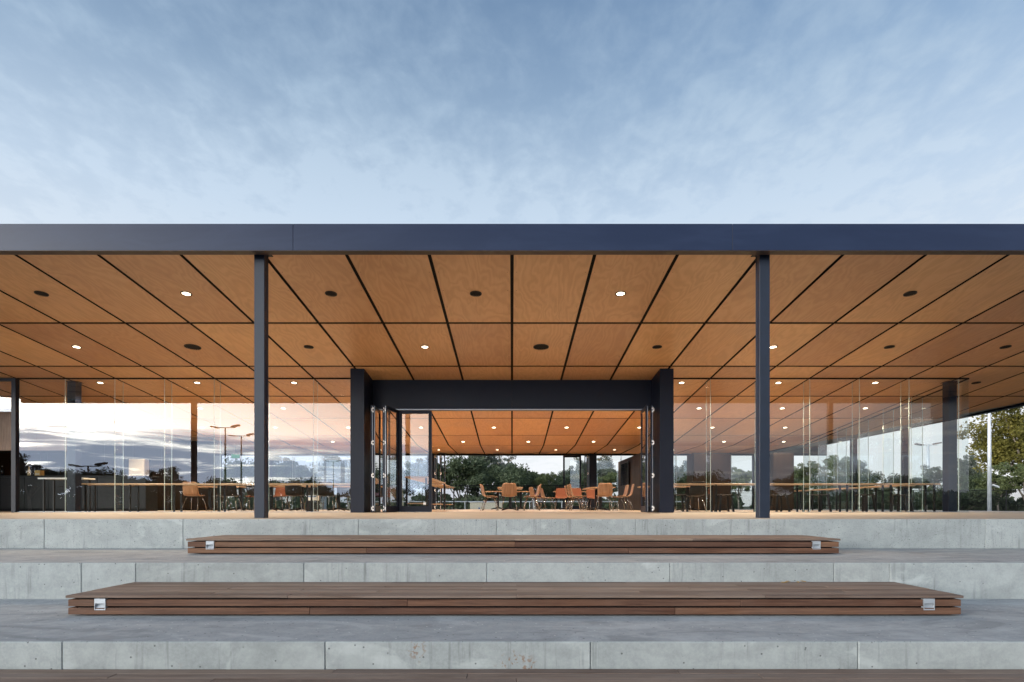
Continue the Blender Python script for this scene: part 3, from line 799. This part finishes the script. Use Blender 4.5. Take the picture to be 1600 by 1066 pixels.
# window counters with paired legs and stools
def counter(label, L, loc, rz=0, ht=.715, legs=4, pale=M_OAK, dep=.42):
    o = thing('window_counter', label, 'counter', loc, rz, 'slim timber counters along the glass')
    MB().cham(-L / 2, L / 2, -dep / 2, dep / 2, ht - .035, ht, .004).build('counter_top', pale, o)
    for k in range(legs):
        x = -L / 2 + .12 + k * (L - .24) / (legs - 1)
        for s in (-1, 1): MB().cham(x - .02, x + .02, s * (dep / 2 - .05) - .02, s * (dep / 2 - .05) + .02, .001, ht - .036, .003).build('leg', M_BLKMET, o)
    return o
counter('slim timber counter along the left glass wall', 6.9, (-7.35, 14.86, 0), legs=7)
counter('slim timber counter along the right glass wall', 6.8, (7.3, 14.86, 0), legs=7)
counter('timber counter running back along the side glass', 6.2, (10.45, 18.6, 0), R(90), legs=5)
counter('short pale counter at the far left end of the glass by the bar', 1.15, (-11.3, 14.9, 0), legs=2, pale=M_WHITE, ht=.86)
def make_stool(label):
    o = thing('stool', label, 'stool', (0, 0, 0), 0, 'black stools at the window counter')
    MB().cham(-.17, .17, -.17, .17, .425, .455, .01).build('seat', M_BLKMET, o)
    for sx in (-1, 1):
        for sy in (-1, 1):
            MB().prism([(sx * .13 - .022, sy * .13 - .02, .424), (sx * .13 + .022, sy * .13 - .02, .424), (sx * .13 + .022, sy * .13 + .02, .424), (sx * .13 - .022, sy * .13 + .02, .424)], (sx * .05, sy * .05, -.423)).build('leg', M_BLKMET, o)
    mb = MB()
    for s in (-1, 1): mb.box(-.14, .14, s * .15 - .008, s * .15 + .008, .16, .18)
    mb.build('foot_rail', M_BLKMET, o)
    return o
sx_ = [4.35, 5.55, 7.0, 8.05, 9.25, 10.2]
st0 = make_stool('black stool at the right window counter nearest the door jamb'); st0.location = (sx_[0], 15.35, .001)
for k, x in enumerate(sx_[1:]): dup(st0, (x, 15.35 + .04 * (k % 2), .001), R(8 * k), f'black stool, {ORD[k + 1]} from the door jamb at the right window counter')

# tall bar tables on the left of the opening
def bar_table(label, x, y0, y1, ht=.94):
    o = thing('bar_table', label, 'table', (x, (y0 + y1) / 2, 0), 0, 'tall bar tables')
    L = (y1 - y0) / 2
    MB().cham(-.30, .30, -L, L, ht - .04, ht, .005).build('table_top', M_OAK, o)
    for sx in (-1, 1):
        for sy in (-1, 1): MB().cham(sx * .26 - .025, sx * .26 + .025, sy * (L - .06) - .025, sy * (L - .06) + .025, .03, ht - .041, .003).build('leg', M_BLKMET, o)
    for sy in (-1, 1): MB().box(-.235, .235, sy * (L - .06) - .012, sy * (L - .06) + .012, .20, .235).build('foot_rail', M_OAK, o)
    for sx in (-1, 1):
        for sy in (-1, 1): MB().tube([(sx * .26 - .012, sy * (L - .06), .03), (sx * .26 + .012, sy * (L - .06), .03)], .028, 10).build('castor', M_SLAT, o)
bar_table('tall bar table just inside the left of the opening', -2.55, 15.6, 19.9)
bar_table('tall bar table farther back by the rear left jamb', -2.72, 21.4, 24.9)

# dark cabinets with the television
def cabinet(label, x0, x1, y0, y1, ht, front=True):
    o = thing('cabinet', label, 'cabinet', ((x0 + x1) / 2, y0, 0), 0, 'tall dark timber cabinets')
    L = (x1 - x0) / 2; dp = y1 - y0
    MB().box(-L + .02, L - .02, .02, dp - .02, .06, ht - .031).build('carcass', M_CAB, o)
    MB().box(-L + .04, L - .04, .05, dp - .05, .001, .0595).build('plinth', M_BLKMET, o)
    MB().cham(-L, L, 0, dp, ht - .03, ht, .004).build('top_panel', M_BLKMET, o)
    n = max(1, round(2 * L / .65))
    for k in range(n):
        a = -L + .02 + k * (2 * L - .04) / n
        MB().cham(a + .003, a + (2 * L - .04) / n - .003, .001, .0195, .062, ht - .034, .002).build('door', M_CAB, o)
    m_ = max(1, round(dp / .8))
    for k in range(m_):
        a = .02 + k * (dp - .04) / m_
        for s in (-1, 1):
            xx = sorted((s * L, s * (L - .0195))); MB().cham(xx[0] + .001, xx[1], a + .003, a + (dp - .04) / m_ - .003, .062, ht - .034, .002).build('side_panel', M_CAB, o)
    return o
cabinet('tall dark timber cabinet with the television on its side', 4.32, 5.0, 19.8, 23.9, 1.94)
cabinet('wide dark cabinet behind the right glass, lit by a downlight', 6.1, 7.38, 19.75, 20.5, 1.94)
cabinet('dark cabinet behind the right glass close to the steel column', 8.78, 9.5, 19.75, 20.5, 1.97)
tv = thing('television', 'black flat television hung on the side of the dark cabinet', 'television', (4.30, 22.2, 1.35))
mb = MB(); mb.cham(-.055, -.012, -.75, .75, -.44, .44, .006); mb.build('casing', M_BLKMET, tv)
MB().box(-.0575, -.0555, -.72, .72, -.41, .41).build('screen', M_SCREEN, tv); MB().box(-.0115, .015, -.2, .2, -.15, .15).build('wall_bracket', M_BLKMET, tv)

# bar end on the far left: dark back wall, counter, pale lit panels, shelves
BW = thing('bar_wall', 'dark panelled wall of the bar behind the left glass', 'wall', (-15, 20.8, 0))
MB().box(-5.5, 4.6, .03, .25, 0, zsof(21) - .12).build('wall_core', M_BLACK, BW)
for k in range(10):
    a = -5.5 + k * 1.01
    MB().cham(a + .004, a + 1.006, 0, .0295, .05, zsof(21) - .13, .003).build('wall_panel', M_CAB, BW)
SWL = tag(MB().prism([(-16.85, DG + .07, 0), (-16.85, DB, 0), (-16.85, DB, zsof(DB) - .002), (-16.85, DK, zsof(DK) - .002), (-16.85, DG + .07, zsof(DG + .07) - .002)], (.13, 0, 0)).build('side_wall', M_CAB), 'dark timber end wall of the bar at far left', 'wall')
pnl = thing('lit_panel', 'tall cream panel lit from above behind the left glass', 'panel', (-13.0, 20.3, 0))
MB().cham(-.27, .27, 0, .3, .001, 1.78, .02).build('front', M_CREAM, pnl); MB().box(-.25, .25, .31, .48, .001, 1.74).build('core', M_CAB, pnl)
bc = thing('bar_counter', 'long black bar counter behind the far left glass', 'counter', (-13.6, 17.2, 0))
MB().cham(-2.9, 2.9, 0, .62, 1.0, 1.045, .004).build('counter_top', M_BLKMET, bc)
for k in range(8):
    a = -2.85 + k * .7125
    MB().cham(a + .004, a + .708, .03, .05, .08, .995, .003).build('drawer_front', M_BLKMET, bc)
    MB().tube([(a + .30, .012, .72), (a + .41, .012, .72)], .008, 6).build('handle', M_CHROME, bc)
MB().box(-2.85, 2.85, .051, .60, .001, .999).build('carcass', M_BLACK, bc)
bx_ = thing('carton', 'small yellow carton standing on the black bar counter', 'box', (-14.05, 17.45, 1.046))
MB().cham(-.08, .08, -.08, .08, 0, .16, .003).build('body', M_CARD, bx_); MB().box(-.06, .06, -.0825, -.0805, .03, .07).build('label_strip', M_CREAM, bx_)
ex = thing('exit_sign', 'small green exit sign hanging behind the left glass', 'sign', (-10.45, 22.2, 1.95))
MB().cham(-.17, .17, -.02, .02, 0, .17, .004).build('housing', M_WHITE, ex); MB().box(-.155, .155, -.023, -.0205, .015, .155).build('face', M_GRN, ex); MB().tube([(0, 0, .17), (0, 0, zsof(22.2) - 1.95)], .008, 6).build('rod', M_BLKMET, ex)
ct = thing('carton', 'white and blue carton on the floor behind the left glass', 'box', (-5.4, 15.9, .30))
MB().cham(-.14, .14, -.1, .1, 0, .13, .003).build('body', M_WHITE, ct); MB().box(-.13, .13, -.1025, -.1005, .09, .12).build('label_strip', M_BLUE, ct); MB().box(-.13, .13, -.09, .09, -.299, -.001).build('stand', M_BLKMET, ct)

# ------------------------------------------------------------------ trees
def make_tree(name, seed, leafm, bark, ht, rad, clumps, per, leaf, trunk_h=.38, flat=.55, lo=.58):
    rnd = random.Random(seed)
    o = thing(name, 'tree', 'tree')
    tb = MB(); ends = []
    lean = Vector((rnd.uniform(-.06, .06), rnd.uniform(-.06, .06)))
    th = ht * trunk_h; r0 = ht * .022
    base = [(0, 0, -.3), (lean.x * th * .5, lean.y * th * .5, th * .5), (lean.x * th, lean.y * th, th)]
    tb.tube(base, [r0 * 1.3, r0, r0 * .8], 8)
    nl = 7
    for k in range(nl):
        a = 2 * math.pi * k / nl + rnd.uniform(-.4, .4); reach = rad * rnd.uniform(.45, .95); top = ht * rnd.uniform(lo, .95)
        s0 = Vector(base[-1]) * rnd.uniform(.75, 1.0)
        e = Vector((math.cos(a) * reach, math.sin(a) * reach, top)); mid = s0.lerp(e, .5) + Vector((rnd.uniform(-.3, .3), rnd.uniform(-.3, .3), ht * .06))
        tb.tube([s0, mid, e], [r0 * .6, r0 * .36, r0 * .12], 6); ends += [(mid, .7), (e, 1.), (s0.lerp(e, .78) + Vector((0, 0, .2)), .9)]
        for q in range(2):
            e2 = mid.lerp(e, .4) + Vector((rnd.uniform(-1, 1) * rad * .35, rnd.uniform(-1, 1) * rad * .35, rnd.uniform(0, .15) * ht))
            tb.tube([mid, e2], [r0 * .25, r0 * .08], 5); ends.append((e2, .8))
    tb.build('trunk', bark, o, smooth=True)
    V = []; F = []
    for k in range(clumps):
        if k < len(ends): c, sz = ends[k]
        else:
            c0, sz = ends[rnd.randrange(len(ends))]; c = c0 + Vector((rnd.gauss(0, .2), rnd.gauss(0, .2), rnd.gauss(0, .12))) * rad
        cr = rad * rnd.uniform(.17, .32) * sz
        for q in range(per):
            d = Vector((rnd.gauss(0, 1), rnd.gauss(0, 1), rnd.gauss(0, 1))).normalized() * (rnd.random() ** .45)
            p = c + Vector((d.x * cr, d.y * cr, d.z * cr * flat))
            a = Vector((rnd.gauss(0, 1), rnd.gauss(0, 1), rnd.gauss(0, .7) - .5)).normalized(); b_ = a.cross(Vector((rnd.gauss(0, 1), rnd.gauss(0, 1), rnd.gauss(0, 1)))).normalized()
            L = leaf * rnd.uniform(.6, 1.3); i = len(V)
            V += [tuple(p - a * L * .5), tuple(p + b_ * L * .24), tuple(p + a * L * .5), tuple(p - b_ * L * .24)]; F.append((i, i + 1, i + 2, i + 3))
    me = bpy.data.meshes.new('crown'); me.from_pydata(V, [], F); me.materials.append(leafm); me.update()
    link('crown', me, o)
    return o
T_GREY = make_tree('gum_tree', 1, M_LEAF[0], M_BARK, 9., 4.2, 75, 150, .34)
T_GREEN = make_tree('gum_tree', 2, M_LEAF[1], M_BARK, 8., 3.8, 75, 150, .32)
T_GOLD = make_tree('gum_tree', 3, M_LEAF[2], M_BARK, 9., 4.4, 120, 190, .27, .24, .6, .30)
T_BUSH = make_tree('bushy_tree', 4, M_LEAF[3], M_DBARK, 5., 3.4, 60, 160, .30, .18, .8)
T_WISP = make_tree('tall_gum_tree', 5, M_LEAF[0], M_BARK, 13., 3.8, 24, 90, .34, .55)
T_SHRUB = make_tree('shrub', 6, M_LEAF[3], M_DBARK, 2.4, 2.3, 42, 130, .20, .10, .8)
first = set()
def tree(src, xp, ytop, d, label, rz=0, wide=1., grp='trees beyond the pavilion', zg=-.55):
    """a tree whose tip stands at picture row ytop when seen from the terrace"""
    base_h = {T_GREY: 9., T_GREEN: 8., T_GOLD: 9., T_BUSH: 5., T_WISP: 13., T_SHRUB: 2.4}[src]
    x = (xp - 800) * d / FPX; top = CZ + (HZ - ytop) * d / FPX; s = (top - zg) / (base_h * 1.02)
    if src in first: o = dup(src, (x, d, zg), rz, label, grp)
    else: first.add(src); o = src; o.location = (x, d, zg); o.rotation_euler.z = rz; tag(o, label, None, grp)
    o.scale = (s * wide, s * wide, s); return o
tree(T_BUSH, 722, 716, 52, 'dense dark bushy tree at the left of the view through the rear opening', .3, .9)
tree(T_GREY, 760, 707, 60, 'tall grey gum behind the central chairs through the rear opening', 1.2, 1.0)
tree(T_BUSH, 778, 731, 50, 'low dense tree right behind the central chair', 2.2, 1.1)
tree(T_BUSH, 802, 726, 58, 'dark rounded tree to the right of the central chair', 4.0, .9)
tree(T_WISP, 788, 690, 72, 'thin leafed tall gum whose branches reach the rear ceiling edge', .5, .8)
tree(T_GREEN, 832, 733, 62, 'light green gum with open crown right of the central table', 2.5, .9)
tree(T_GREEN, 850, 739, 55, 'small green tree left of the white flue', 5.1, .6)
tree(T_BUSH, 876, 747, 62, 'low green trees edge just left of the far door post', 1.0, 1.1)
tree(T_GREY, 897, 720, 75, 'grey gum seen through the far flat door leaf', 3.3, .7)
tree(T_BUSH, 900, 738, 60, 'rounded green tree below the grey gum in the far door leaf', 2.0, .9)
tree(T_GREY, 938, 716, 70, 'gum with pale trunk between the far pillar and the television cabinet', 4.4, .9)
tree(T_GREEN, 950, 738, 58, 'green tree beside the television cabinet', .2, .9)
tree(T_GREY, 1078, 710, 66, 'grey gum behind the right glass next to the door jamb', 2.8, .9)
tree(T_BUSH, 1060, 738, 54, 'dark bushy tree low behind the right glass by the jamb', .9, 1.0)
tree(T_GREEN, 1155, 728, 60, 'green gum between the two dark cabinets', 1.5, .8)
tree(T_GREEN, 1255, 724, 62, 'green gum right of the second dark cabinet', 3.8, .9)
tree(T_GREEN, 1320, 711, 60, 'open crowned gum with bare lower branches behind the right glass', .7, .9)
tree(T_BUSH, 1290, 746, 50, 'low dark bushy tree below the open crowned gum', 2.4, 1.2)
tree(T_BUSH, 1372, 738, 58, 'dark rounded tree between side eave columns', 5.0, .8)
tree(T_GREY, 1447, 732, 72, 'grey green gum behind the distant light pole', 1.9, .95)
tree(T_SHRUB, 1420, 765, 44, 'dark shrub along the mesh fence behind the side glass', .2, 1.3)
tree(T_SHRUB, 1500, 760, 43, 'dark shrub by the mesh fence at the glass corner', 1.8, 1.3)
tree(T_GOLD, 1606, 630, 46, 'large golden green gum at the right edge past the glass corner', .9, .98)
tree(T_GREY, 1512, 712, 58, 'smaller grey gum left of the big golden gum', 4.1, .55)
tree(T_BUSH, 1530, 742, 47, 'dark understorey tree beneath the golden gum', 3.0, .9)
tree(T_GREEN, 1604, 722, 41, 'green bush at the right edge by the fence', 1.1, 1.0)
tree(T_GREEN, 1560, 738, 44, 'dense bush under the golden gum beside the pale pole', 2.6, 1.0)
tree(T_SHRUB, 1350, 768, 42, 'low shrub along the fence below the open crowned gum', 2.9, 1.4)
tree(T_SHRUB, 1245, 764, 44, 'low shrub along the fence near the second cabinet', 4.9, 1.4)
for k, (xp, yt, d, src) in enumerate(((395, 722, 62, T_BUSH), (440, 706, 70, T_GREY), (478, 728, 56, T_BUSH), (515, 716, 64, T_GREY), (545, 722, 58, T_GREEN), (590, 712, 66, T_GREY), (625, 730, 55, T_BUSH), (668, 718, 60, T_GREY))):
    tree(src, xp, yt, d, f'{ORD[k]} tree from the left behind the left glass and open door leaves', .8 * k, .95)

# trees and poles across the field behind the lens: they show mirrored in the left glass
for k, (xp, yt, dm, src) in enumerate(((48, 717, 90, T_GREY), (66, 736, 100, T_BUSH), (150, 740, 110, T_BUSH), (168, 738, 105, T_BUSH), (262, 735, 96, T_GREY), (225, 748, 100, T_BUSH), (330, 748, 110, T_BUSH), (400, 752, 115, T_BUSH), (470, 750, 112, T_BUSH), (1100, 742, 95, T_BUSH), (1250, 735, 90, T_GREY), (1380, 738, 96, T_BUSH))):
    x = (xp - 800) * dm / FPX; top = CZ + (HZ - yt) * dm / FPX; zg = -1.5
    bh = {T_GREY: 9., T_BUSH: 5.}[src]; s = (top - zg) / (bh * 1.02)
    dup(src, (x, 2 * DG - dm, zg), k * 1.1, f'dark tree silhouette mirrored in the glass, {ORD[k]} from the left', 'trees across the field mirrored in the glass', (s * 1.1, s * 1.1, s))

# far-off woods: nobody could count these trees
def wood_mass(name, x0, x1, y0, y1, zg, ht, n, leaf, m, seed):
    rnd = random.Random(seed); V = []; F = []
    for k in range(n):
        cx = x0 + (x1 - x0) * (k + rnd.random()) / n; cy = rnd.uniform(y0, y1); h = ht * rnd.uniform(.55, 1.0); r = h * rnd.uniform(.5, .8)
        for q in range(230):
            d = Vector((rnd.gauss(0, 1), rnd.gauss(0, 1), rnd.gauss(0, 1))).normalized() * (rnd.random() ** .4)
            p = Vector((cx + d.x * r, cy + d.y * r, zg + h * .5 + d.z * h * .5))
            a = Vector((rnd.gauss(0, 1), rnd.gauss(0, 1), rnd.gauss(0, 1))).normalized(); b_ = a.cross(Vector((rnd.gauss(0, 1), rnd.gauss(0, 1), rnd.gauss(0, 1)))).normalized()
            L = leaf * rnd.uniform(.6, 1.3); i = len(V)
            V += [tuple(p - a * L * .5), tuple(p + b_ * L * .3), tuple(p + a * L * .5), tuple(p - b_ * L * .3)]; F.append((i, i + 1, i + 2, i + 3))
    me = bpy.data.meshes.new(name); me.from_pydata(V, [], F); me.materials.append(m); me.update()
    return tag(link(name, me), 'dark mass of distant trees along the horizon', 'wood', None, 'stuff')
wood_mass('distant_wood', -110, 120, 84, 100, -.8, 3.6, 110, .9, M_LEAF[3], 21)
wood_mass('distant_wood', -60, 90, 46, 52, -.8, 2.1, 90, .42, M_LEAF[3], 24)
wood_mass('distant_wood', -170, 170, -150, -120, -1.6, 8.0, 150, 1.2, M_LEAF[3], 22)
wood_mass('distant_wood', -140, 140, -114, -104, -1.7, 6.0, 170, .9, M_LEAF[3], 25)

# ------------------------------------------------------------------ light poles
def pole(label, x, y, zg, ht, r, heads=True, grp='floodlight poles', m=M_POLE):
    o = thing('light_pole', label, 'light pole', (x, y, zg), 0, grp)
    MB().tube([(0, 0, 0), (0, 0, ht * .5), (0, 0, ht)], [r, r * .85, r * .6], 12).build('shaft', m, o, smooth=True)
    MB().cham(-r * 1.8, r * 1.8, -r * 1.8, r * 1.8, -.02, .03, .005).build('base_plate', m, o)
    if heads:
        MB().tube([(-1.55, 0, ht - .05), (1.55, 0, ht - .05)], .06, 8).build('cross_arm', m, o)
        for s in (-1, 1):
            MB().prism([(s * 1.55 - .55, -.35, ht + .02), (s * 1.55 + .55, -.35, ht + .02 + s * .2), (s * 1.55 + .55, .35, ht + .02 + s * .2), (s * 1.55 - .55, .35, ht + .02)], (0, 0, .2)).build('floodlight', M_DKGREEN, o)
    return o
def mpole(xp, yt, dm, label):
    x = (xp - 800) * dm / FPX; pole(label, x, 2 * DG - dm, -1.5, CZ + (HZ - yt) * dm / FPX + 1.5, .16, True, 'floodlight poles mirrored in the glass', M_DKGREEN)
mpole(352, 668, 88, 'tall twin head floodlight pole mirrored in the left glass, larger one')
mpole(377, 681, 102, 'twin head floodlight pole mirrored right beside the larger one')
mpole(521, 721, 150, 'small twin head floodlight pole mirrored near the left door jamb')
mpole(138, 728, 70, 'short street light mirrored at the far left of the glass')
pole('white twin head floodlight pole standing behind the side glass', 650 * 100 / FPX, 100, -.7, 96 * 100 / FPX + .85, .32, True)
np_ = pole('thick pale pole rising past the side eave at the right', 746 * 31 / FPX, 31, -.45, 7.5, .10, True)
MB().prism([(.12, -.1, 1.68), (.45, -.1, 1.55), (.45, .1, 1.55), (.12, .1, 1.68)], (0, 0, .09)).build('floodlight', M_WHITE, np_)

# ------------------------------------------------------------------ fences, sheds and the house beyond
def fence(label, x0, x1, y, zg, ht, sp, grp):
    o = thing('mesh_fence', label, 'fence', ((x0 + x1) / 2, y, zg), 0, grp); L = (x1 - x0) / 2
    n = int(2 * L / sp)
    for k in range(n + 1): MB().tube([(-L + k * sp, 0, -.3), (-L + k * sp, 0, ht)], .028, 6).build('post', M_BLKMET, o)
    for z in (ht - .02, .12): MB().tube([(-L, 0, z), (L, 0, z)], .02, 6).build('rail', M_BLKMET, o)
    wm = MB(); k = -L
    while k < L: wm.box(k, k + .006, -.003, .003, .05, ht); k += .05
    z = .1
    while z < ht: wm.box(-L, L, -.003, .003, z, z + .006); z += .05
    tag(wm.build('wire_mesh', M_BLKMET, o, fix=False), kind='stuff')
fence('black mesh fence across the rear of the pavilion', -26, 10, 34, -.55, 1.92, 2.6, 'black mesh fences')
fence('black mesh fence in front of the shrubs at the right', 14, 44, 38, -.5, 1.70, 3.0, 'black mesh fences')
def rail_fence(x0, x1, y):
    o = thing('rail_fence', 'low pale rail fence behind the mesh fence', 'fence', ((x0 + x1) / 2, y, -.5)); L = (x1 - x0) / 2
    MB().tube([(-L, 0, .95), (L, 0, .95)], .035, 8).build('rail', M_POLE, o)
    k = -L
    while k <= L: MB().tube([(k, 0, -.2), (k, 0, .93)], .03, 8).build('post', M_POLE, o); k += 2.2
rail_fence(-12, 14, 40)
sh = thing('cream_shed', 'low cream service cabinet beyond the fence behind the central chairs', 'shed', (-1.85, 42, -.55))
MB().cham(-1.15, 1.15, 0, 1.0, 0, .95, .01).build('wall', M_CREAM, sh); MB().cham(-1.2, 1.2, -.05, 1.05, .951, 1.0, .01).build('roof', M_WHITE, sh)
for sx in (-.6, .6):
    d_ = MB().box(sx - .5, sx + .5, -.012, -.001, .06, .9).build('door', M_CREAM, sh); MB().cham(sx + .05, sx + .15, -.03, -.0125, .48, .60, .004).build('handle', M_BLUE, d_)
hs_ = thing('white_clubhouse', 'white clubhouse with red roof and white flue beyond the fence', 'building', (5.0, 64, -.6))
MB().box(-2.6, 3.6, 0, 6, 0, 1.75).build('wall', M_WHITE, hs_)
rf = MB(); rf.prism([(-2.9, -.3, 1.751), (3.9, -.3, 1.751), (3.9, 2.9, 2.3), (-2.9, 2.9, 2.3)], (0, 0, .12)); rf.prism([(-2.9, 2.92, 2.3), (3.9, 2.92, 2.3), (3.9, 6.3, 1.751), (-2.9, 6.3, 1.751)], (0, 0, .12))
rfo = rf.build('roof', M_TILE, hs_)
MB().tube([(-.6, 1.2, 1.9), (-.6, 1.2, 3.6)], .32, 12).build('flue', M_WHITE, rfo); MB().tube([(-1.3, 1.2, 1.9), (-1.3, 1.2, 3.2)], .12, 10).build('flue', M_WHITE, rfo)
for k in range(6): MB().box(-2.4 + k, -1.6 + k, -.04, -.002, .6, 1.3).build('window', M_SCREEN, hs_)
h2 = thing('pale_house', 'pale house with white roof seen low through the left glass', 'building', (-29, 70, -.6))
MB().box(-5, 5, 0, 6, 0, 2.6).build('wall', M_WHITE, h2); MB().prism([(-5.4, -.4, 2.601), (5.4, -.4, 2.601), (5.4, 3, 3.9), (-5.4, 3, 3.9)], (0, 0, .15)).build('roof', M_POLE, h2)
for k in range(4): MB().box(-4.2 + 2.3 * k, -3.0 + 2.3 * k, -.04, -.002, .9, 2.0).build('window', M_SCREEN, h2)
LM = simple('dry_leaf', (.42, .24, .06), .7, var=.3)
zl = CZ - hpx(930.5, p2y) + .003
for k, (x, y, a) in enumerate(((2.72, D2 - .05, .3), (2.80, D2 - .09, 1.4), (2.88, D2 - .04, 2.2), (2.66, D2 - .12, 2.9))):
    lf = MB(); lf.v = [(-.035, 0, 0), (-.01, -.014, .006), (.02, -.011, .008), (.04, 0, .002), (.02, .011, .009), (-.01, .014, .006), (0, 0, .001)]
    lf.f = [(0, 1, 6), (1, 2, 6), (2, 3, 6), (3, 4, 6), (4, 5, 6), (5, 0, 6)]
    o = tag(lf.build('fallen_leaf', LM, None, (x, y, zl), fix=False), f'dry yellow leaf on the middle platform by the riser, {ORD[k]} of four', 'leaf', 'dry leaves on the middle platform'); o.rotation_euler.z = a
bh = thing('bar_bulkhead', 'warm timber bulkhead above the bar at the far left edge', 'bulkhead', (-14.5, 16.6, 1.72))
for k in range(4): MB().cham(-2.1 + k * 1.05 + .003, -2.1 + (k + 1) * 1.05 - .003, 0, .02, 0, zsof(16.6) - 1.74, .002).build('timber_panel', M_SHELL, bh)
MB().box(-2.09, 2.09, .021, .9, .01, zsof(17.5) - 1.78).build('core', M_BLACK, bh)
for k, x in enumerate((-15.2, -14.4, -13.5)):
    bt = thing('bottle', f'bottle on the black bar counter at far left, {ORD[k]} of three', 'bottle', (x, 17.5, 1.046), 0, 'bottles on the bar counter')
    MB().tube([(0, 0, 0), (0, 0, .17), (0, 0, .21), (0, 0, .28)], [.037, .037, .015, .014], 10).build('body', M_SCREEN if k != 1 else M_CARD, bt, smooth=True)
    MB().tube([(0, 0, .281), (0, 0, .30)], .015, 8).build('cap', M_ALU, bt)
